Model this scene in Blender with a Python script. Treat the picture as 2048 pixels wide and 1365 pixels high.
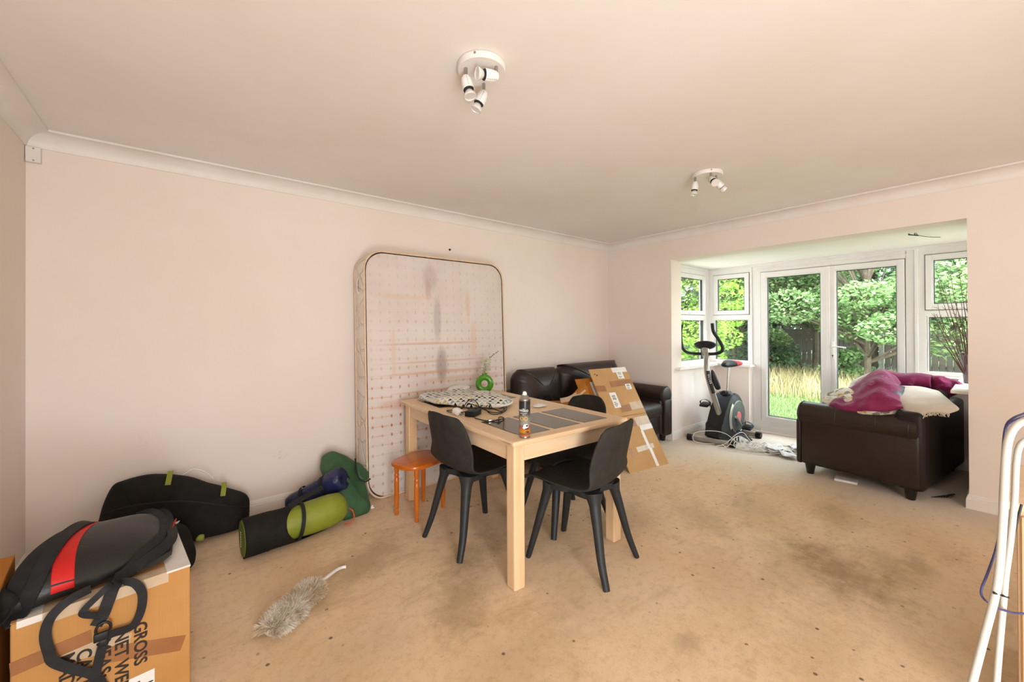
import bpy, bmesh, math, random
import numpy as np
from mathutils import Vector, Matrix, noise

for o in list(bpy.data.objects):
    bpy.data.objects.remove(o, do_unlink=True)
S = bpy.context.scene
COL = S.collection
rnd = random.Random(7)

# ------------------------------------------------------------------ camera
cam_d = bpy.data.cameras.new('camera')
cam = bpy.data.objects.new('camera', cam_d)
COL.objects.link(cam)
cam_d.sensor_fit = 'HORIZONTAL'
cam_d.sensor_width = 36.0
cam_d.lens = 811.29 / 2048 * 36.0
cam_d.shift_y = -32.12 / 2048
cam_d.clip_start = 0.05
cam_d.clip_end = 200
_a, _t, _r = math.radians(50.9142), math.radians(.2542), math.radians(-.2382)
_F = Vector((math.cos(_a), math.sin(_a), 0))
_R = Vector((math.sin(_a), -math.cos(_a), 0))
_U = Vector((0, 0, 1))
_F2 = _F * math.cos(_t) + _U * math.sin(_t)
_U2 = _U * math.cos(_t) - _F * math.sin(_t)
_R3 = _R * math.cos(_r) + _U2 * math.sin(_r)
_U3 = _U2 * math.cos(_r) - _R * math.sin(_r)
cam.matrix_world = Matrix(((_R3.x, _U3.x, -_F2.x, 0), (_R3.y, _U3.y, -_F2.y, 0), (_R3.z, _U3.z, -_F2.z, 1.3058), (0, 0, 0, 1)))
S.camera = cam

# ------------------------------------------------------------------ world, sun, lamps, exposure
S.view_settings.view_transform = 'Standard'
S.view_settings.look = 'None'
S.view_settings.exposure = 0.66
S.view_settings.gamma = 1.0
S.view_settings.use_curve_mapping = False

W = bpy.data.worlds.new('sky')
S.world = W
W.use_nodes = True
wn = W.node_tree.nodes
wn.clear()
_sky = wn.new('ShaderNodeTexSky')
_sky.sky_type = 'NISHITA'
_sky.sun_disc = False
_sky.sun_elevation = math.radians(50)
_sky.sun_rotation = math.radians(230)
_sky.air_density = 1.2
_sky.dust_density = 3.0
_mixw = wn.new('ShaderNodeMix')
_mixw.data_type = 'RGBA'
_mixw.inputs[0].default_value = 0.6
_mixw.inputs[7].default_value = (6.9, 7.2, 7.7, 1)
_bg = wn.new('ShaderNodeBackground')
_bg.inputs[1].default_value = 1.32
_out = wn.new('ShaderNodeOutputWorld')
W.node_tree.links.new(_sky.outputs[0], _mixw.inputs[6])
W.node_tree.links.new(_mixw.outputs[2], _bg.inputs[0])
W.node_tree.links.new(_bg.outputs[0], _out.inputs[0])

def lamp(name, kind, loc, energy, color, target=None, size=None, angle=None):
    d = bpy.data.lights.new(name, kind)
    d.energy = energy
    d.color = color
    if size and kind == 'AREA':
        d.shape = 'DISK'
        d.size = size
    elif size:
        d.shadow_soft_size = size
    if angle:
        d.angle = angle
    o = bpy.data.objects.new(name, d)
    COL.objects.link(o)
    o.location = loc
    if target is not None:
        o.rotation_euler = (Vector(target) - Vector(loc)).to_track_quat('-Z', 'Y').to_euler()
    return o

lamp('sun', 'SUN', (0, 0, 8), 5.1, (1, .95, .86), target=(6, -4.0, -2.2), angle=math.radians(4))
# the photographer's flash, bounced: a soft lamp beside the camera thrown at the ceiling; then a fill lamp added at the back of the room for evenness
lamp('bounced_flash', 'AREA', (.05, -.75, .45), 27, (.90, 1, 1.10), target=(3.0, 2.2, 2.375), size=.9)
lamp('rear_fill', 'AREA', (-.30, -2.85, 1.75), 56, (1, .99, .97), target=(3.4, 2.9, 1.35), size=1.3)

# ------------------------------------------------------------------ materials
def srgb(h):
    if not isinstance(h, str):
        return tuple(h) if len(h) == 4 else (*h, 1)
    h = h.lstrip('#')
    c = [int(h[i:i + 2], 16) / 255 for i in (0, 2, 4)]
    return tuple((x / 12.92 if x <= .04045 else ((x + .055) / 1.055) ** 2.4) for x in c) + (1,)

class NT:
    """small helper round a node tree"""
    def __init__(self, m):
        self.t = m.node_tree
        self.n = self.t.nodes
        self.b = self.n['Principled BSDF']
        self.tc = self.n.new('ShaderNodeTexCoord')
    def link(self, a, b):
        self.t.links.new(a, b)
    def node(self, kind, **kw):
        x = self.n.new(kind)
        for k, v in kw.items():
            if k.startswith('i_'):
                k2 = k[2:]
                x.inputs[int(k2) if k2.isdigit() else k2].default_value = v
            else:
                setattr(x, k, v)
        return x
    def noise(self, scale, detail=3, rough=.55, vec=None, dist=0):
        x = self.node('ShaderNodeTexNoise', i_Scale=scale, i_Detail=detail, i_Roughness=rough, i_Distortion=dist)
        self.link(vec or self.tc.outputs['Object'], x.inputs['Vector'])
        return x.outputs[0]
    def ramp(self, fac, stops):
        x = self.n.new('ShaderNodeValToRGB')
        e = x.color_ramp.elements
        while len(e) > 1:
            e.remove(e[-1])
        e[0].position, e[0].color = stops[0][0], srgb(stops[0][1])
        for p, c in stops[1:]:
            q = e.new(p)
            q.color = srgb(c)
        self.link(fac, x.inputs[0])
        return x.outputs[0]
    def maprange(self, v, a, b, c, d, smooth=True):
        x = self.n.new('ShaderNodeMapRange')
        if smooth:
            x.interpolation_type = 'SMOOTHSTEP'
        for i, q in enumerate((a, b, c, d)):
            x.inputs[i + 1].default_value = q
        self.link(v, x.inputs[0])
        return x.outputs[0]
    def math(self, op, a, b=None):
        x = self.n.new('ShaderNodeMath')
        x.operation = op
        for i, v in enumerate((a, b)):
            if v is None:
                continue
            if isinstance(v, (int, float)):
                x.inputs[i].default_value = v
            else:
                self.link(v, x.inputs[i])
        return x.outputs[0]
    def mix(self, fac, a, b, blend='MIX'):
        x = self.n.new('ShaderNodeMix')
        x.data_type = 'RGBA'
        x.blend_type = blend
        for i, v in ((0, fac), (6, a), (7, b)):
            if isinstance(v, (int, float)):
                x.inputs[i].default_value = v
            elif isinstance(v, (str, tuple)):
                x.inputs[i].default_value = srgb(v)
            else:
                self.link(v, x.inputs[i])
        return x.outputs[2]
    def mapping(self, scale=(1, 1, 1), loc=(0, 0, 0), rot=(0, 0, 0), src='Object'):
        x = self.n.new('ShaderNodeMapping')
        x.inputs[1].default_value = loc
        x.inputs[2].default_value = rot
        x.inputs[3].default_value = scale
        self.link(self.tc.outputs[src], x.inputs[0])
        return x.outputs[0]
    def bump(self, h, strength, dist=.01):
        x = self.node('ShaderNodeBump', i_Strength=strength, i_Distance=dist)
        self.link(h, x.inputs['Height'])
        self.link(x.outputs[0], self.b.inputs['Normal'])
    def color(self, c):
        self.link(c, self.b.inputs['Base Color'])

def newmat(name, rough=.5, metal=0.0, spec=.5):
    m = bpy.data.materials.new(name)
    m.use_nodes = True
    t = NT(m)
    t.b.inputs['Roughness'].default_value = rough
    t.b.inputs['Metallic'].default_value = metal
    t.b.inputs['Specular IOR Level'].default_value = spec
    return m, t

def mat(name, c1, c2=None, scale=6, rough=.5, metal=0.0, spec=.5, bump=0, bscale=80, stretch=(1, 1, 1), sheen=0, bdist=.004, coat=0):
    m, t = newmat(name, rough, metal, spec)
    v = t.mapping(stretch)
    n = t.noise(scale, 4, .6, v)
    c2 = c2 or c1
    t.color(t.mix(t.maprange(n, .3, .7, 0, 1), c1, c2))
    if bump:
        t.bump(t.noise(bscale, 3, .6, v), bump, bdist)
    if sheen:
        t.b.inputs['Sheen Weight'].default_value = sheen
    if coat:
        t.b.inputs['Coat Weight'].default_value = coat
    return m

M = {}
def wall_paint(name, c1, c2):
    m, t = newmat(name, .75, 0, .25)
    n = t.noise(.9, 4, .6)
    t.color(t.mix(t.maprange(n, .35, .65, 0, 1), c1, c2))
    t.bump(t.noise(260, 2, .5), .06, .002)
    return m
def _scuffs(m):
    t = NT(m)
    src = t.b.inputs['Base Color'].links[0].from_socket
    for x, z, rx, rz, s in ((.55, .38, .07, .05, .22), (2.75, .95, .05, .03, .12), (-.2, .62, .2, .1, .06)):
        mp = t.n.new('ShaderNodeMapping')
        mp.vector_type = 'TEXTURE'
        mp.inputs[1].default_value = (x, 3.347, z)
        mp.inputs[3].default_value = (rx, .5, rz)
        t.link(t.tc.outputs['Object'], mp.inputs[0])
        ln = t.n.new('ShaderNodeVectorMath')
        ln.operation = 'LENGTH'
        t.link(mp.outputs[0], ln.inputs[0])
        f = t.math('MULTIPLY', t.maprange(ln.outputs['Value'], .2, 1, s, 0), t.maprange(t.noise(38, 4, .7), .5, .62, 0, 1))
        src = t.mix(f, src, '#8f7f70')
    t.color(src)
M['wall'] = wall_paint('wall_paint', '#f0e4db', '#eddfd4')
_scuffs(M['wall'])
M['ceiling'] = wall_paint('ceiling_paint', '#f2ece6', '#eee6de')
M['trim'] = mat('white_gloss_trim', '#eee8e2', '#e8e0d8', 3, .45, spec=.4)
M['upvc'] = mat('white_upvc', '#ece9e6', '#e6e2de', 2, .3, spec=.5)
M['gasket'] = mat('black_gasket', '#191a19', '#222222', 20, .6)
M['blackpl'] = mat('black_plastic', '#131417', '#1a1b1e', 30, .48, spec=.35, bump=.1, bscale=300)
M['chrome'] = mat('satin_steel', '#b9b3aa', '#a59f96', 10, .28, metal=1)
M['silver'] = mat('silver_paint', '#aaa69f', '#9c988f', 8, .35, metal=.6)
M['white'] = mat('white_plastic', '#efece8', '#e6e2dd', 12, .4)
M['leather'] = mat('dark_brown_leather', '#2c1f1a', '#231814', 5, .38, spec=.45, bump=.25, bscale=140, bdist=.003)
M['leatherdark'] = mat('dark_brown_leather_back', '#1f1613', '#1a120f', 5, .5, spec=.35, bump=.2, bscale=140)
M['leg'] = mat('black_wood_foot', '#17130f', '#1d1813', 12, .4)
M['orange'] = mat('orange_varnished_pine', '#d0701c', '#bd5d12', 5, .3, spec=.5, stretch=(1, 9, 1), coat=.3)
M['chair'] = mat('charcoal_composite', '#35322d', '#2a2825', 22, .72, spec=.25, bump=.15, bscale=260, bdist=.002)
M['chairleg'] = mat('dark_grey_plastic', '#2a2c2d', '#242627', 25, .5, spec=.35)
M['blackfab'] = mat('black_fabric', '#1c1b19', '#252320', 14, .85, spec=.2, bump=.35, bscale=220, bdist=.003)
M['blackweb'] = mat('black_webbing', '#1b1c1e', '#232426', 40, .65, spec=.3, bump=.3, bscale=420, bdist=.002)
M['lime'] = mat('lime_nylon', '#7d8722', '#8a932b', 7, .5, bump=.2, bscale=60)
M['olive'] = mat('olive_green_mat_end', '#5f7020', '#6d7d28', 20, .6, bump=.2, bscale=60)
M['green'] = mat('dark_green_nylon', '#2d5535', '#365e38', 9, .5, bump=.4, bscale=26, bdist=.01)
M['navy'] = mat('navy_nylon', '#161c42', '#202852', 8, .42, bump=.6, bscale=30, bdist=.012)
M['red'] = mat('red_fabric', '#cf1a17', '#c2130f', 10, .55)
M['blackvinyl'] = mat('black_vinyl', '#1a1918', '#201f1d', 6, .42, spec=.45, bump=.2, bscale=180, bdist=.002)
M['twig'] = mat('brown_twig', '#4b2f23', '#6a4632', 20, .7)
M['zinc'] = mat('zinc_bucket', '#a8abad', '#8e9194', 10, .35, metal=.8)
M['vasegreen'] = mat('green_glazed_ceramic', '#4f9a1f', '#459016', 4, .25, coat=.4)
M['petal'] = mat('white_petal', '#f2efe4', '#e6dfc4', 20, .6)
M['stemdark'] = mat('dark_stem', '#2c211c', '#3a2c22', 20, .7)
M['cable'] = mat('white_cable', '#e9e5df', '#dcd7cf', 10, .45)
M['paper'] = mat('white_paper', '#eeebe7', '#e2ded8', 6, .7)
M['tube'] = mat('white_coated_tube', '#c6beb1', '#beb6a8', 5, .35, spec=.5)
M['purplecord'] = mat('blue_purple_cord', '#413f6b', '#353356', 20, .5)
M['palewood'] = mat('pale_beech', '#e0bd8e', '#d6b07f', 5, .5, stretch=(14, 14, 1.2))
M['cream'] = mat('cream_cotton_throw', '#d9cdbd', '#cfc2b1', 8, .9, bump=.4, bscale=160, sheen=.2)
M['greycush'] = mat('dark_grey_cushion', '#3a3d3f', '#2e3133', 10, .8, bump=.3, bscale=120)
M['fleece'] = mat('dirty_white_fleece', '#f6ecdd', '#c9ae84', 11, .95, sheen=.2)
M['foil'] = mat('clear_wrapper', '#e9e6e2', '#d8d4d0', 10, .2)
M['dark'] = mat('black_debris', '#1a1814', '#2a2620', 30, .8)
M['fence'] = mat('weathered_fence_board', '#57534a', '#44423a', 5, .9, stretch=(3, 3, .6))
M['post'] = mat('concrete_post', '#8b8a80', '#75746b', 9, .9)
M['bark'] = mat('tree_bark', '#5a5040', '#453c30', 10, .9, bump=.6, bscale=30, bdist=.02)

def wood_mat(name, c1, c2, c3, axis=0, rough=.42):
    m, t = newmat(name, rough, 0, .45)
    st = [22, 22, 22]
    st[axis] = 1.6
    v = t.mapping(tuple(st))
    n = t.noise(1.0, 5, .6, v, .4)
    st2 = [90, 90, 90]
    st2[axis] = 5
    n2 = t.noise(1.0, 2, .5, t.mapping(tuple(st2)))
    c = t.ramp(n, [(.25, c1), (.5, c2), (.75, c3)])
    c = t.mix(t.maprange(n2, .55, .8, 0, .35), c, c1)
    t.color(c)
    t.bump(n2, .04, .001)
    return m
M['beechx'] = wood_mat('pale_beech_grain_across', '#dcb68a', '#e6c7a2', '#ecd2b3', 0)
M['beechy'] = wood_mat('pale_beech_grain_along', '#dcb68a', '#e6c7a2', '#ecd2b3', 1)
M['beechz'] = wood_mat('pale_beech_grain_up', '#dcb181', '#e4c096', '#e9caa4', 2)
m, t = newmat('dark_brown_glass', .06, 0, .5)
t.color(t.mix(t.maprange(t.noise(9, 3), .3, .7, 0, 1), '#3b3227', '#433929'))
M['darkglass'] = m

def card_mat(name, c1, c2):
    m, t = newmat(name, .8, 0, .2)
    n = t.noise(3, 4, .6)
    flute = t.noise(1, 2, .5, t.mapping((300, 4, 4)))
    c = t.mix(t.maprange(n, .3, .7, 0, 1), c1, c2)
    t.color(t.mix(t.maprange(flute, .4, .7, 0, .18), c, '#a97a45'))
    t.bump(flute, .08, .001)
    return m
M['card'] = card_mat('brown_cardboard', '#c29057', '#b8854c')
M['carddark'] = card_mat('orange_brown_cardboard', '#b5752f', '#a96a28')
M['cardpale'] = card_mat('pale_cardboard', '#c39c6c', '#b98f5e')
M['tapebrown'] = mat('brown_parcel_tape', '#a06c43', '#94633c', 9, .3, spec=.5)
M['tapeclear'] = mat('clear_parcel_tape', '#cdb79c', '#bda68a', 9, .2, spec=.6)
M['tapewhite'] = mat('white_packing_tape', '#e6e0da', '#dcd5cd', 14, .4)
M['ink'] = mat('black_ink', '#2a211b', '#33281f', 40, .8)
M['label'] = mat('white_paper_label', '#ebe8e4', '#e2ded9', 20, .6)

def glass_mat():
    m = bpy.data.materials.new('window_glass')
    m.use_nodes = True
    n, l = m.node_tree.nodes, m.node_tree.links
    n.clear()
    o = n.new('ShaderNodeOutputMaterial')
    mx = n.new('ShaderNodeMixShader')
    tr = n.new('ShaderNodeBsdfTransparent')
    gl = n.new('ShaderNodeBsdfGlossy')
    tr.inputs[0].default_value = (.93, .96, .94, 1)
    gl.inputs['Roughness'].default_value = .01
    lw = n.new('ShaderNodeLayerWeight')
    lw.inputs[0].default_value = .5
    pw = n.new('ShaderNodeMath')
    pw.operation = 'POWER'
    pw.inputs[1].default_value = 4.5
    l.new(lw.outputs['Facing'], pw.inputs[0])
    ma = n.new('ShaderNodeMath')
    ma.operation = 'MULTIPLY_ADD'
    ma.inputs[1].default_value = .9
    ma.inputs[2].default_value = .035
    l.new(pw.outputs[0], ma.inputs[0])
    l.new(ma.outputs[0], mx.inputs[0])
    l.new(tr.outputs[0], mx.inputs[1])
    l.new(gl.outputs[0], mx.inputs[2])
    l.new(mx.outputs[0], o.inputs[0])
    return m
M['glass'] = glass_mat()

def leaf_mat(name, c1, c2, trans):
    m = bpy.data.materials.new(name)
    m.use_nodes = True
    n, l = m.node_tree.nodes, m.node_tree.links
    b = n['Principled BSDF']
    g = n.new('ShaderNodeNewGeometry')
    r = n.new('ShaderNodeValToRGB')
    r.color_ramp.elements[0].color = srgb(c1)
    r.color_ramp.elements[1].color = srgb(c2)
    l.new(g.outputs['Random Per Island'], r.inputs[0])
    l.new(r.outputs[0], b.inputs['Base Color'])
    b.inputs['Roughness'].default_value = .45
    b.inputs['Specular IOR Level'].default_value = .4
    tl = n.new('ShaderNodeBsdfTranslucent')
    l.new(r.outputs[0], tl.inputs[0])
    mx = n.new('ShaderNodeMixShader')
    mx.inputs[0].default_value = trans
    l.new(b.outputs[0], mx.inputs[1])
    l.new(tl.outputs[0], mx.inputs[2])
    l.new(mx.outputs[0], n['Material Output'].inputs[0])
    return m
M['leafmid'] = leaf_mat('mid_green_leaf', '#4f7440', '#98b47a', .35)
M['leafbright'] = leaf_mat('bright_yellow_green_leaf', '#76a336', '#b5d56c', .45)
M['leafdark'] = leaf_mat('dark_green_leaf', '#3a5a3c', '#6d8f66', .3)
M['grassblade'] = leaf_mat('lawn_grass', '#628549', '#929d6e', .35)
M['grassdry'] = leaf_mat('dry_grass_stalk', '#988e63', '#b4a77e', .25)

# carpet with stains
def carpet():
    m, t = newmat('stained_beige_carpet', .95, 0, .1)
    base = t.mix(t.maprange(t.noise(1.3, 4, .65), .3, .7, 0, 1), '#e6c49b', '#edd0ac')
    # fine trodden-in grime
    streak = t.noise(1, 5, .7, t.mapping((1.6, 4.5, 1), rot=(0, 0, .35)))
    base = t.mix(t.maprange(streak, .52, .78, 0, .55), base, '#ab8458')
    g2 = t.noise(5, 5, .7)
    base = t.mix(t.maprange(g2, .58, .8, 0, .5), base, '#a27c50')
    base = t.mix(t.maprange(t.noise(24, 5, .75), .45, .75, 0, .4), base, '#b28a5f')
    base = t.mix(t.maprange(t.noise(150, 3, .7), .5, .8, 0, .35), base, '#a98359')
    edge = t.noise(7, 5, .75)
    stains = [  # x, y, rx, ry, rot, strength
        (2.72, .58, .30, .17, .9, .95), (2.95, .42, .26, .10, .5, .6), (2.55, .72, .34, .2, .6, .45), (3.1, .33, .16, .06, .2, .7),
        (.80, 2.28, .36, .15, .5, .75), (1.05, 1.70, .30, .13, .9, .8), (1.25, 1.95, .2, .14, .3, .6), (1.4, 1.3, .25, .2, .3, .3),
        (2.35, 1.65, .34, .2, .4, .6), (2.75, 1.35, .3, .16, 1.0, .5), (2.2, .9, .35, .22, .6, .3), (3.45, .75, .28, .12, .2, .5),
        (1.62, .86, .07, .05, 0, .7), (3.2, 1.2, .3, .15, .5, .4), (1.0, 1.2, .3, .2, .2, .35), (.45, 1.6, .3, .25, .3, .3),
        (2.0, .5, .4, .16, .3, .3), (1.75, 2.1, .35, .25, .3, .55)]
    for x, y, rx, ry, rot, s in stains:
        ca, sa = math.cos(rot), math.sin(rot)
        mp = t.n.new('ShaderNodeMapping')
        mp.vector_type = 'TEXTURE'
        mp.inputs[1].default_value = (x, y, 0)
        mp.inputs[2].default_value = (0, 0, rot)
        mp.inputs[3].default_value = (rx, ry, 1)
        t.link(t.tc.outputs['Object'], mp.inputs[0])
        ln = t.n.new('ShaderNodeVectorMath')
        ln.operation = 'LENGTH'
        t.link(mp.outputs[0], ln.inputs[0])
        d = t.math('ADD', ln.outputs['Value'], t.math('MULTIPLY', t.math('SUBTRACT', edge, .5), 2.4))
        f = t.maprange(d, .1, 1.5, s, 0)
        base = t.mix(t.math('MULTIPLY', f, .62), base, '#866843')
    # crumbs and specks
    vo = t.node('ShaderNodeTexVoronoi', i_Scale=13)
    t.link(t.tc.outputs['Object'], vo.inputs['Vector'])
    sp = t.maprange(vo.outputs['Distance'], .06, .13, 1, 0)
    keep = t.maprange(t.noise(9, 3), .49, .57, 0, 1)
    base = t.mix(t.math('MULTIPLY', t.math('MULTIPLY', sp, keep), .85), base, '#54391f')
    # daylight by the garden door, painted into the carpet as a paler colour
    sx = t.n.new('ShaderNodeSeparateXYZ')
    t.link(t.tc.outputs['Object'], sx.inputs[0])
    daylight = t.maprange(t.math('ADD', sx.outputs[0], t.math('MULTIPLY', t.noise(2.5, 3), .8)), 3.9, 5.0, 0, 1)
    base = t.mix(t.math('MULTIPLY', daylight, .8), base, '#d9cfc2')
    t.color(base)
    h = t.math('ADD', t.noise(420, 2, .6), t.math('MULTIPLY', t.noise(60, 3, .6), .6))
    t.bump(h, .55, .004)
    t.b.inputs['Sheen Weight'].default_value = .15
    return m
M['carpet'] = carpet()

# ------------------------------------------------------------------ mesh helpers
def frames(pts, closed=False, up=None):
    n = len(pts)
    T = []
    for i in range(n):
        a = pts[(i - 1) % n] if (closed or i > 0) else pts[i]
        b = pts[(i + 1) % n] if (closed or i < n - 1) else pts[i]
        d = (b - a)
        T.append(d.normalized() if d.length > 1e-9 else Vector((0, 0, 1)))
    u = Vector(up) if up is not None else (Vector((0, 0, 1)) if abs(T[0].z) < .9 else Vector((1, 0, 0)))
    u = (u - T[0] * u.dot(T[0])).normalized()
    U = [u]
    for i in range(1, n):
        q = T[i - 1].rotation_difference(T[i])
        u = q @ U[-1]
        u = (u - T[i] * u.dot(T[i])).normalized()
        U.append(u)
    return T, U

def smooth_path(pts, n=6, closed=False):
    P = [Vector(p) for p in pts]
    k = len(P)
    out = []
    segs = k if closed else k - 1
    for i in range(segs):
        p1, p2 = P[i], P[(i + 1) % k]
        p0 = P[(i - 1) % k] if (closed or i > 0) else p1 * 2 - p2
        p3 = P[(i + 2) % k] if (closed or i < k - 2) else p2 * 2 - p1
        for j in range(n):
            s = j / n
            s2, s3 = s * s, s * s * s
            out.append(.5 * ((2 * p1) + (p2 - p0) * s + (2 * p0 - 5 * p1 + 4 * p2 - p3) * s2 + (3 * p1 - p0 - 3 * p2 + p3) * s3))
    if not closed:
        out.append(P[-1].copy())
    return out

class MB:
    def __init__(self):
        self.bm = bmesh.new()
        self.mi = 0
    def face(self, vs):
        try:
            f = self.bm.faces.new(vs)
            f.material_index = self.mi
            return f
        except ValueError:
            return None
    def box(self, lo, hi, bev=0, M4=None, seg=2):
        x0, y0, z0 = lo
        x1, y1, z1 = hi
        vs = [self.bm.verts.new(Vector(p)) for p in ((x0, y0, z0), (x1, y0, z0), (x1, y1, z0), (x0, y1, z0), (x0, y0, z1), (x1, y0, z1), (x1, y1, z1), (x0, y1, z1))]
        fs = [self.face([vs[i] for i in q]) for q in ((3, 2, 1, 0), (4, 5, 6, 7), (0, 1, 5, 4), (1, 2, 6, 5), (2, 3, 7, 6), (3, 0, 4, 7))]
        allv = vs
        if bev:
            es = list({e for f in fs for e in f.edges})
            r = bmesh.ops.bevel(self.bm, geom=es, offset=bev, segments=seg, affect='EDGES', profile=.5)
            allv = list({v for f in r['faces'] for v in f.verts} | {v for v in vs if v.is_valid})
            for f in r['faces']:
                f.material_index = self.mi
        if M4 is not None:
            for v in allv:
                v.co = M4 @ v.co
        return self
    def tube(self, pts, r, n=8, closed=False, cap=True, flat=1.0, up=None):
        P = [Vector(p) for p in pts]
        T, U = frames(P, closed, up)
        rs = r if isinstance(r, (list, tuple)) else [r] * len(P)
        if len(rs) != len(P):
            rs = [rs[0] + (rs[-1] - rs[0]) * i / (len(P) - 1) for i in range(len(P))]
        rings = []
        for p, tt, u, rr in zip(P, T, U, rs):
            w = tt.cross(u)
            rings.append([self.bm.verts.new(p + (u * math.cos(a) * flat + w * math.sin(a)) * rr) for a in (2 * math.pi * k / n for k in range(n))])
        m = len(rings)
        for i in range(m if closed else m - 1):
            A, B = rings[i], rings[(i + 1) % m]
            for k in range(n):
                self.face([A[k], A[(k + 1) % n], B[(k + 1) % n], B[k]])
        if cap and not closed:
            self.face(rings[0][::-1])
            self.face(rings[-1])
        return self
    def ribbon(self, pts, w, t, normals=None, up=(0, 0, 1)):
        """flat strap: pts centre line, width w, thickness t; normals = face direction"""
        P = [Vector(p) for p in pts]
        T, U = frames(P, False, up)
        ws = w if isinstance(w, (list, tuple)) else [w] * len(P)
        prev = None
        for i, (p, tt) in enumerate(zip(P, T)):
            nn = Vector(normals[i]) if normals and len(normals) == len(P) else (Vector(normals[0]) if normals else U[i])
            nn = nn - tt * nn.dot(tt)
            nn = nn.normalized() if nn.length > 1e-6 else U[i]
            s = tt.cross(nn)
            q = [self.bm.verts.new(p + s * (a * ws[i] / 2) + nn * (b * t / 2)) for a, b in ((-1, -1), (1, -1), (1, 1), (-1, 1))]
            if prev:
                for k in range(4):
                    self.face([prev[k], prev[(k + 1) % 4], q[(k + 1) % 4], q[k]])
            else:
                self.face(q[::-1])
            prev = q
        self.face(prev)
        return self
    def lathe(self, prof, n=24, M4=None, sx=1, sy=1):
        rings = []
        for r, z in prof:
            ring = []
            for k in range(n):
                a = 2 * math.pi * k / n
                v = Vector((r * math.cos(a) * sx, r * math.sin(a) * sy, z))
                ring.append(self.bm.verts.new(M4 @ v if M4 is not None else v))
            rings.append(ring)
        for A, B in zip(rings, rings[1:]):
            for k in range(n):
                self.face([A[k], A[(k + 1) % n], B[(k + 1) % n], B[k]])
        self.face(rings[0][::-1])
        self.face(rings[-1])
        return self
    def prism(self, outline, z0, z1, M4=None, bev=0):
        """outline of (x, y) extruded from z0 to z1"""
        A = [self.bm.verts.new(Vector((x, y, z0))) for x, y in outline]
        B = [self.bm.verts.new(Vector((x, y, z1))) for x, y in outline]
        k = len(A)
        fs = [self.face(A[::-1]), self.face(B)]
        for i in range(k):
            fs.append(self.face([A[i], A[(i + 1) % k], B[(i + 1) % k], B[i]]))
        allv = A + B
        if bev:
            es = [e for e in {e for f in fs[:2] for e in f.edges}]
            r = bmesh.ops.bevel(self.bm, geom=es, offset=bev, segments=2, affect='EDGES', profile=.5)
            allv = list({v for f in r['faces'] for v in f.verts} | {v for v in allv if v.is_valid})
            for f in r['faces']:
                f.material_index = self.mi
        if M4 is not None:
            for v in allv:
                v.co = M4 @ v.co
        return self
    def grid(self, rows, thick=0, mats=None, closed=False):
        """rows: list of lists of points -> surface"""
        G = [[self.bm.verts.new(Vector(p)) for p in r] for r in rows]
        for i in range(len(G) - 1):
            n = len(G[i])
            for j in range(n if closed else n - 1):
                f = self.face([G[i][j], G[i][(j + 1) % n], G[i + 1][(j + 1) % n], G[i + 1][j]])
                if f and mats:
                    f.material_index = mats(i, j)
        return G
    def pillow(self, outline, thick, normal, rings=7, front=.5, wr=0, wscale=6, power=.5, n=5, seed=0):
        """inflated closed outline (points in 3-D), front share of the thickness on the normal side"""
        O = smooth_path(outline, n, True)
        N = Vector(normal).normalized()
        c = sum(O, Vector()) / len(O)
        def ring(s, side):
            h = thick * (front if side > 0 else 1 - front) * (max(0, 1 - s * s) ** power)
            out = []
            for p in O:
                q = c + (p - c) * s + N * (h * side)
                if wr:
                    q = q + N * (noise.noise(q * wscale + Vector((seed, 3.1, 0))) * wr * (1 if s < .95 else .3)) \
                          + Vector((noise.noise(q * wscale * 1.7 + Vector((9, seed, 0))), noise.noise(q * wscale * 1.7 + Vector((seed, 0, 5))), 0)) * wr * .4
                out.append(self.bm.verts.new(q))
            return out
        ss = [math.cos(math.pi / 2 * i / rings) for i in range(rings)]
        fr = [ring(s, 1) for s in ss]
        bk = [fr[0]] + [ring(s, -1) for s in ss[1:]]
        k = len(O)
        for L, rev in ((fr, False), (bk, True)):
            for A, B in zip(L, L[1:]):
                for i in range(k):
                    q = [A[i], A[(i + 1) % k], B[(i + 1) % k], B[i]]
                    self.face(q[::-1] if rev else q)
            cap = L[-1]
            self.face(cap[::-1] if rev else cap)
        return self

def link(name, mb, m, parent=None, smooth=True, loc=None, rot=None, angle=40, mods=()):
    bm = mb.bm if isinstance(mb, MB) else mb
    bmesh.ops.recalc_face_normals(bm, faces=bm.faces[:])
    me = bpy.data.meshes.new(name)
    bm.to_mesh(me)
    bm.free()
    for q in (m if isinstance(m, (list, tuple)) else [m]):
        me.materials.append(M[q] if isinstance(q, str) else q)
    if smooth:
        me.polygons.foreach_set('use_smooth', [True] * len(me.polygons))
        if angle < 180:
            me.set_sharp_from_angle(angle=math.radians(angle))
    o = bpy.data.objects.new(name, me)
    COL.objects.link(o)
    if parent is not None:
        o.parent = parent
    if loc is not None:
        o.location = loc
    if rot is not None:
        o.rotation_euler = rot
    for k, kw in mods:
        md = o.modifiers.new(k.lower(), k)
        for a, b in kw.items():
            setattr(md, a, b)
    return o

SUB = ('SUBSURF', dict(levels=1, render_levels=2))

def thing(name, label, cat, loc=(0, 0, 0), rz=0, group=None):
    o = bpy.data.objects.new(name, None)
    o.empty_display_size = .1
    COL.objects.link(o)
    o.location = loc
    o.rotation_euler = (0, 0, rz)
    tag(o, label, cat, group)
    return o

def tag(o, label, cat, group=None):
    o['label'] = label
    o['category'] = cat
    if group:
        o['group'] = group
    return o

def struct(o):
    o['kind'] = 'structure'
    return o

def stuff(o):
    o['kind'] = 'stuff'
    return o

def copy_tree(o, parent=None):
    c = o.copy()
    COL.objects.link(c)
    if parent is not None:
        c.parent = parent
    for ch in list(o.children):
        copy_tree(ch, c)
    return c

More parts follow.
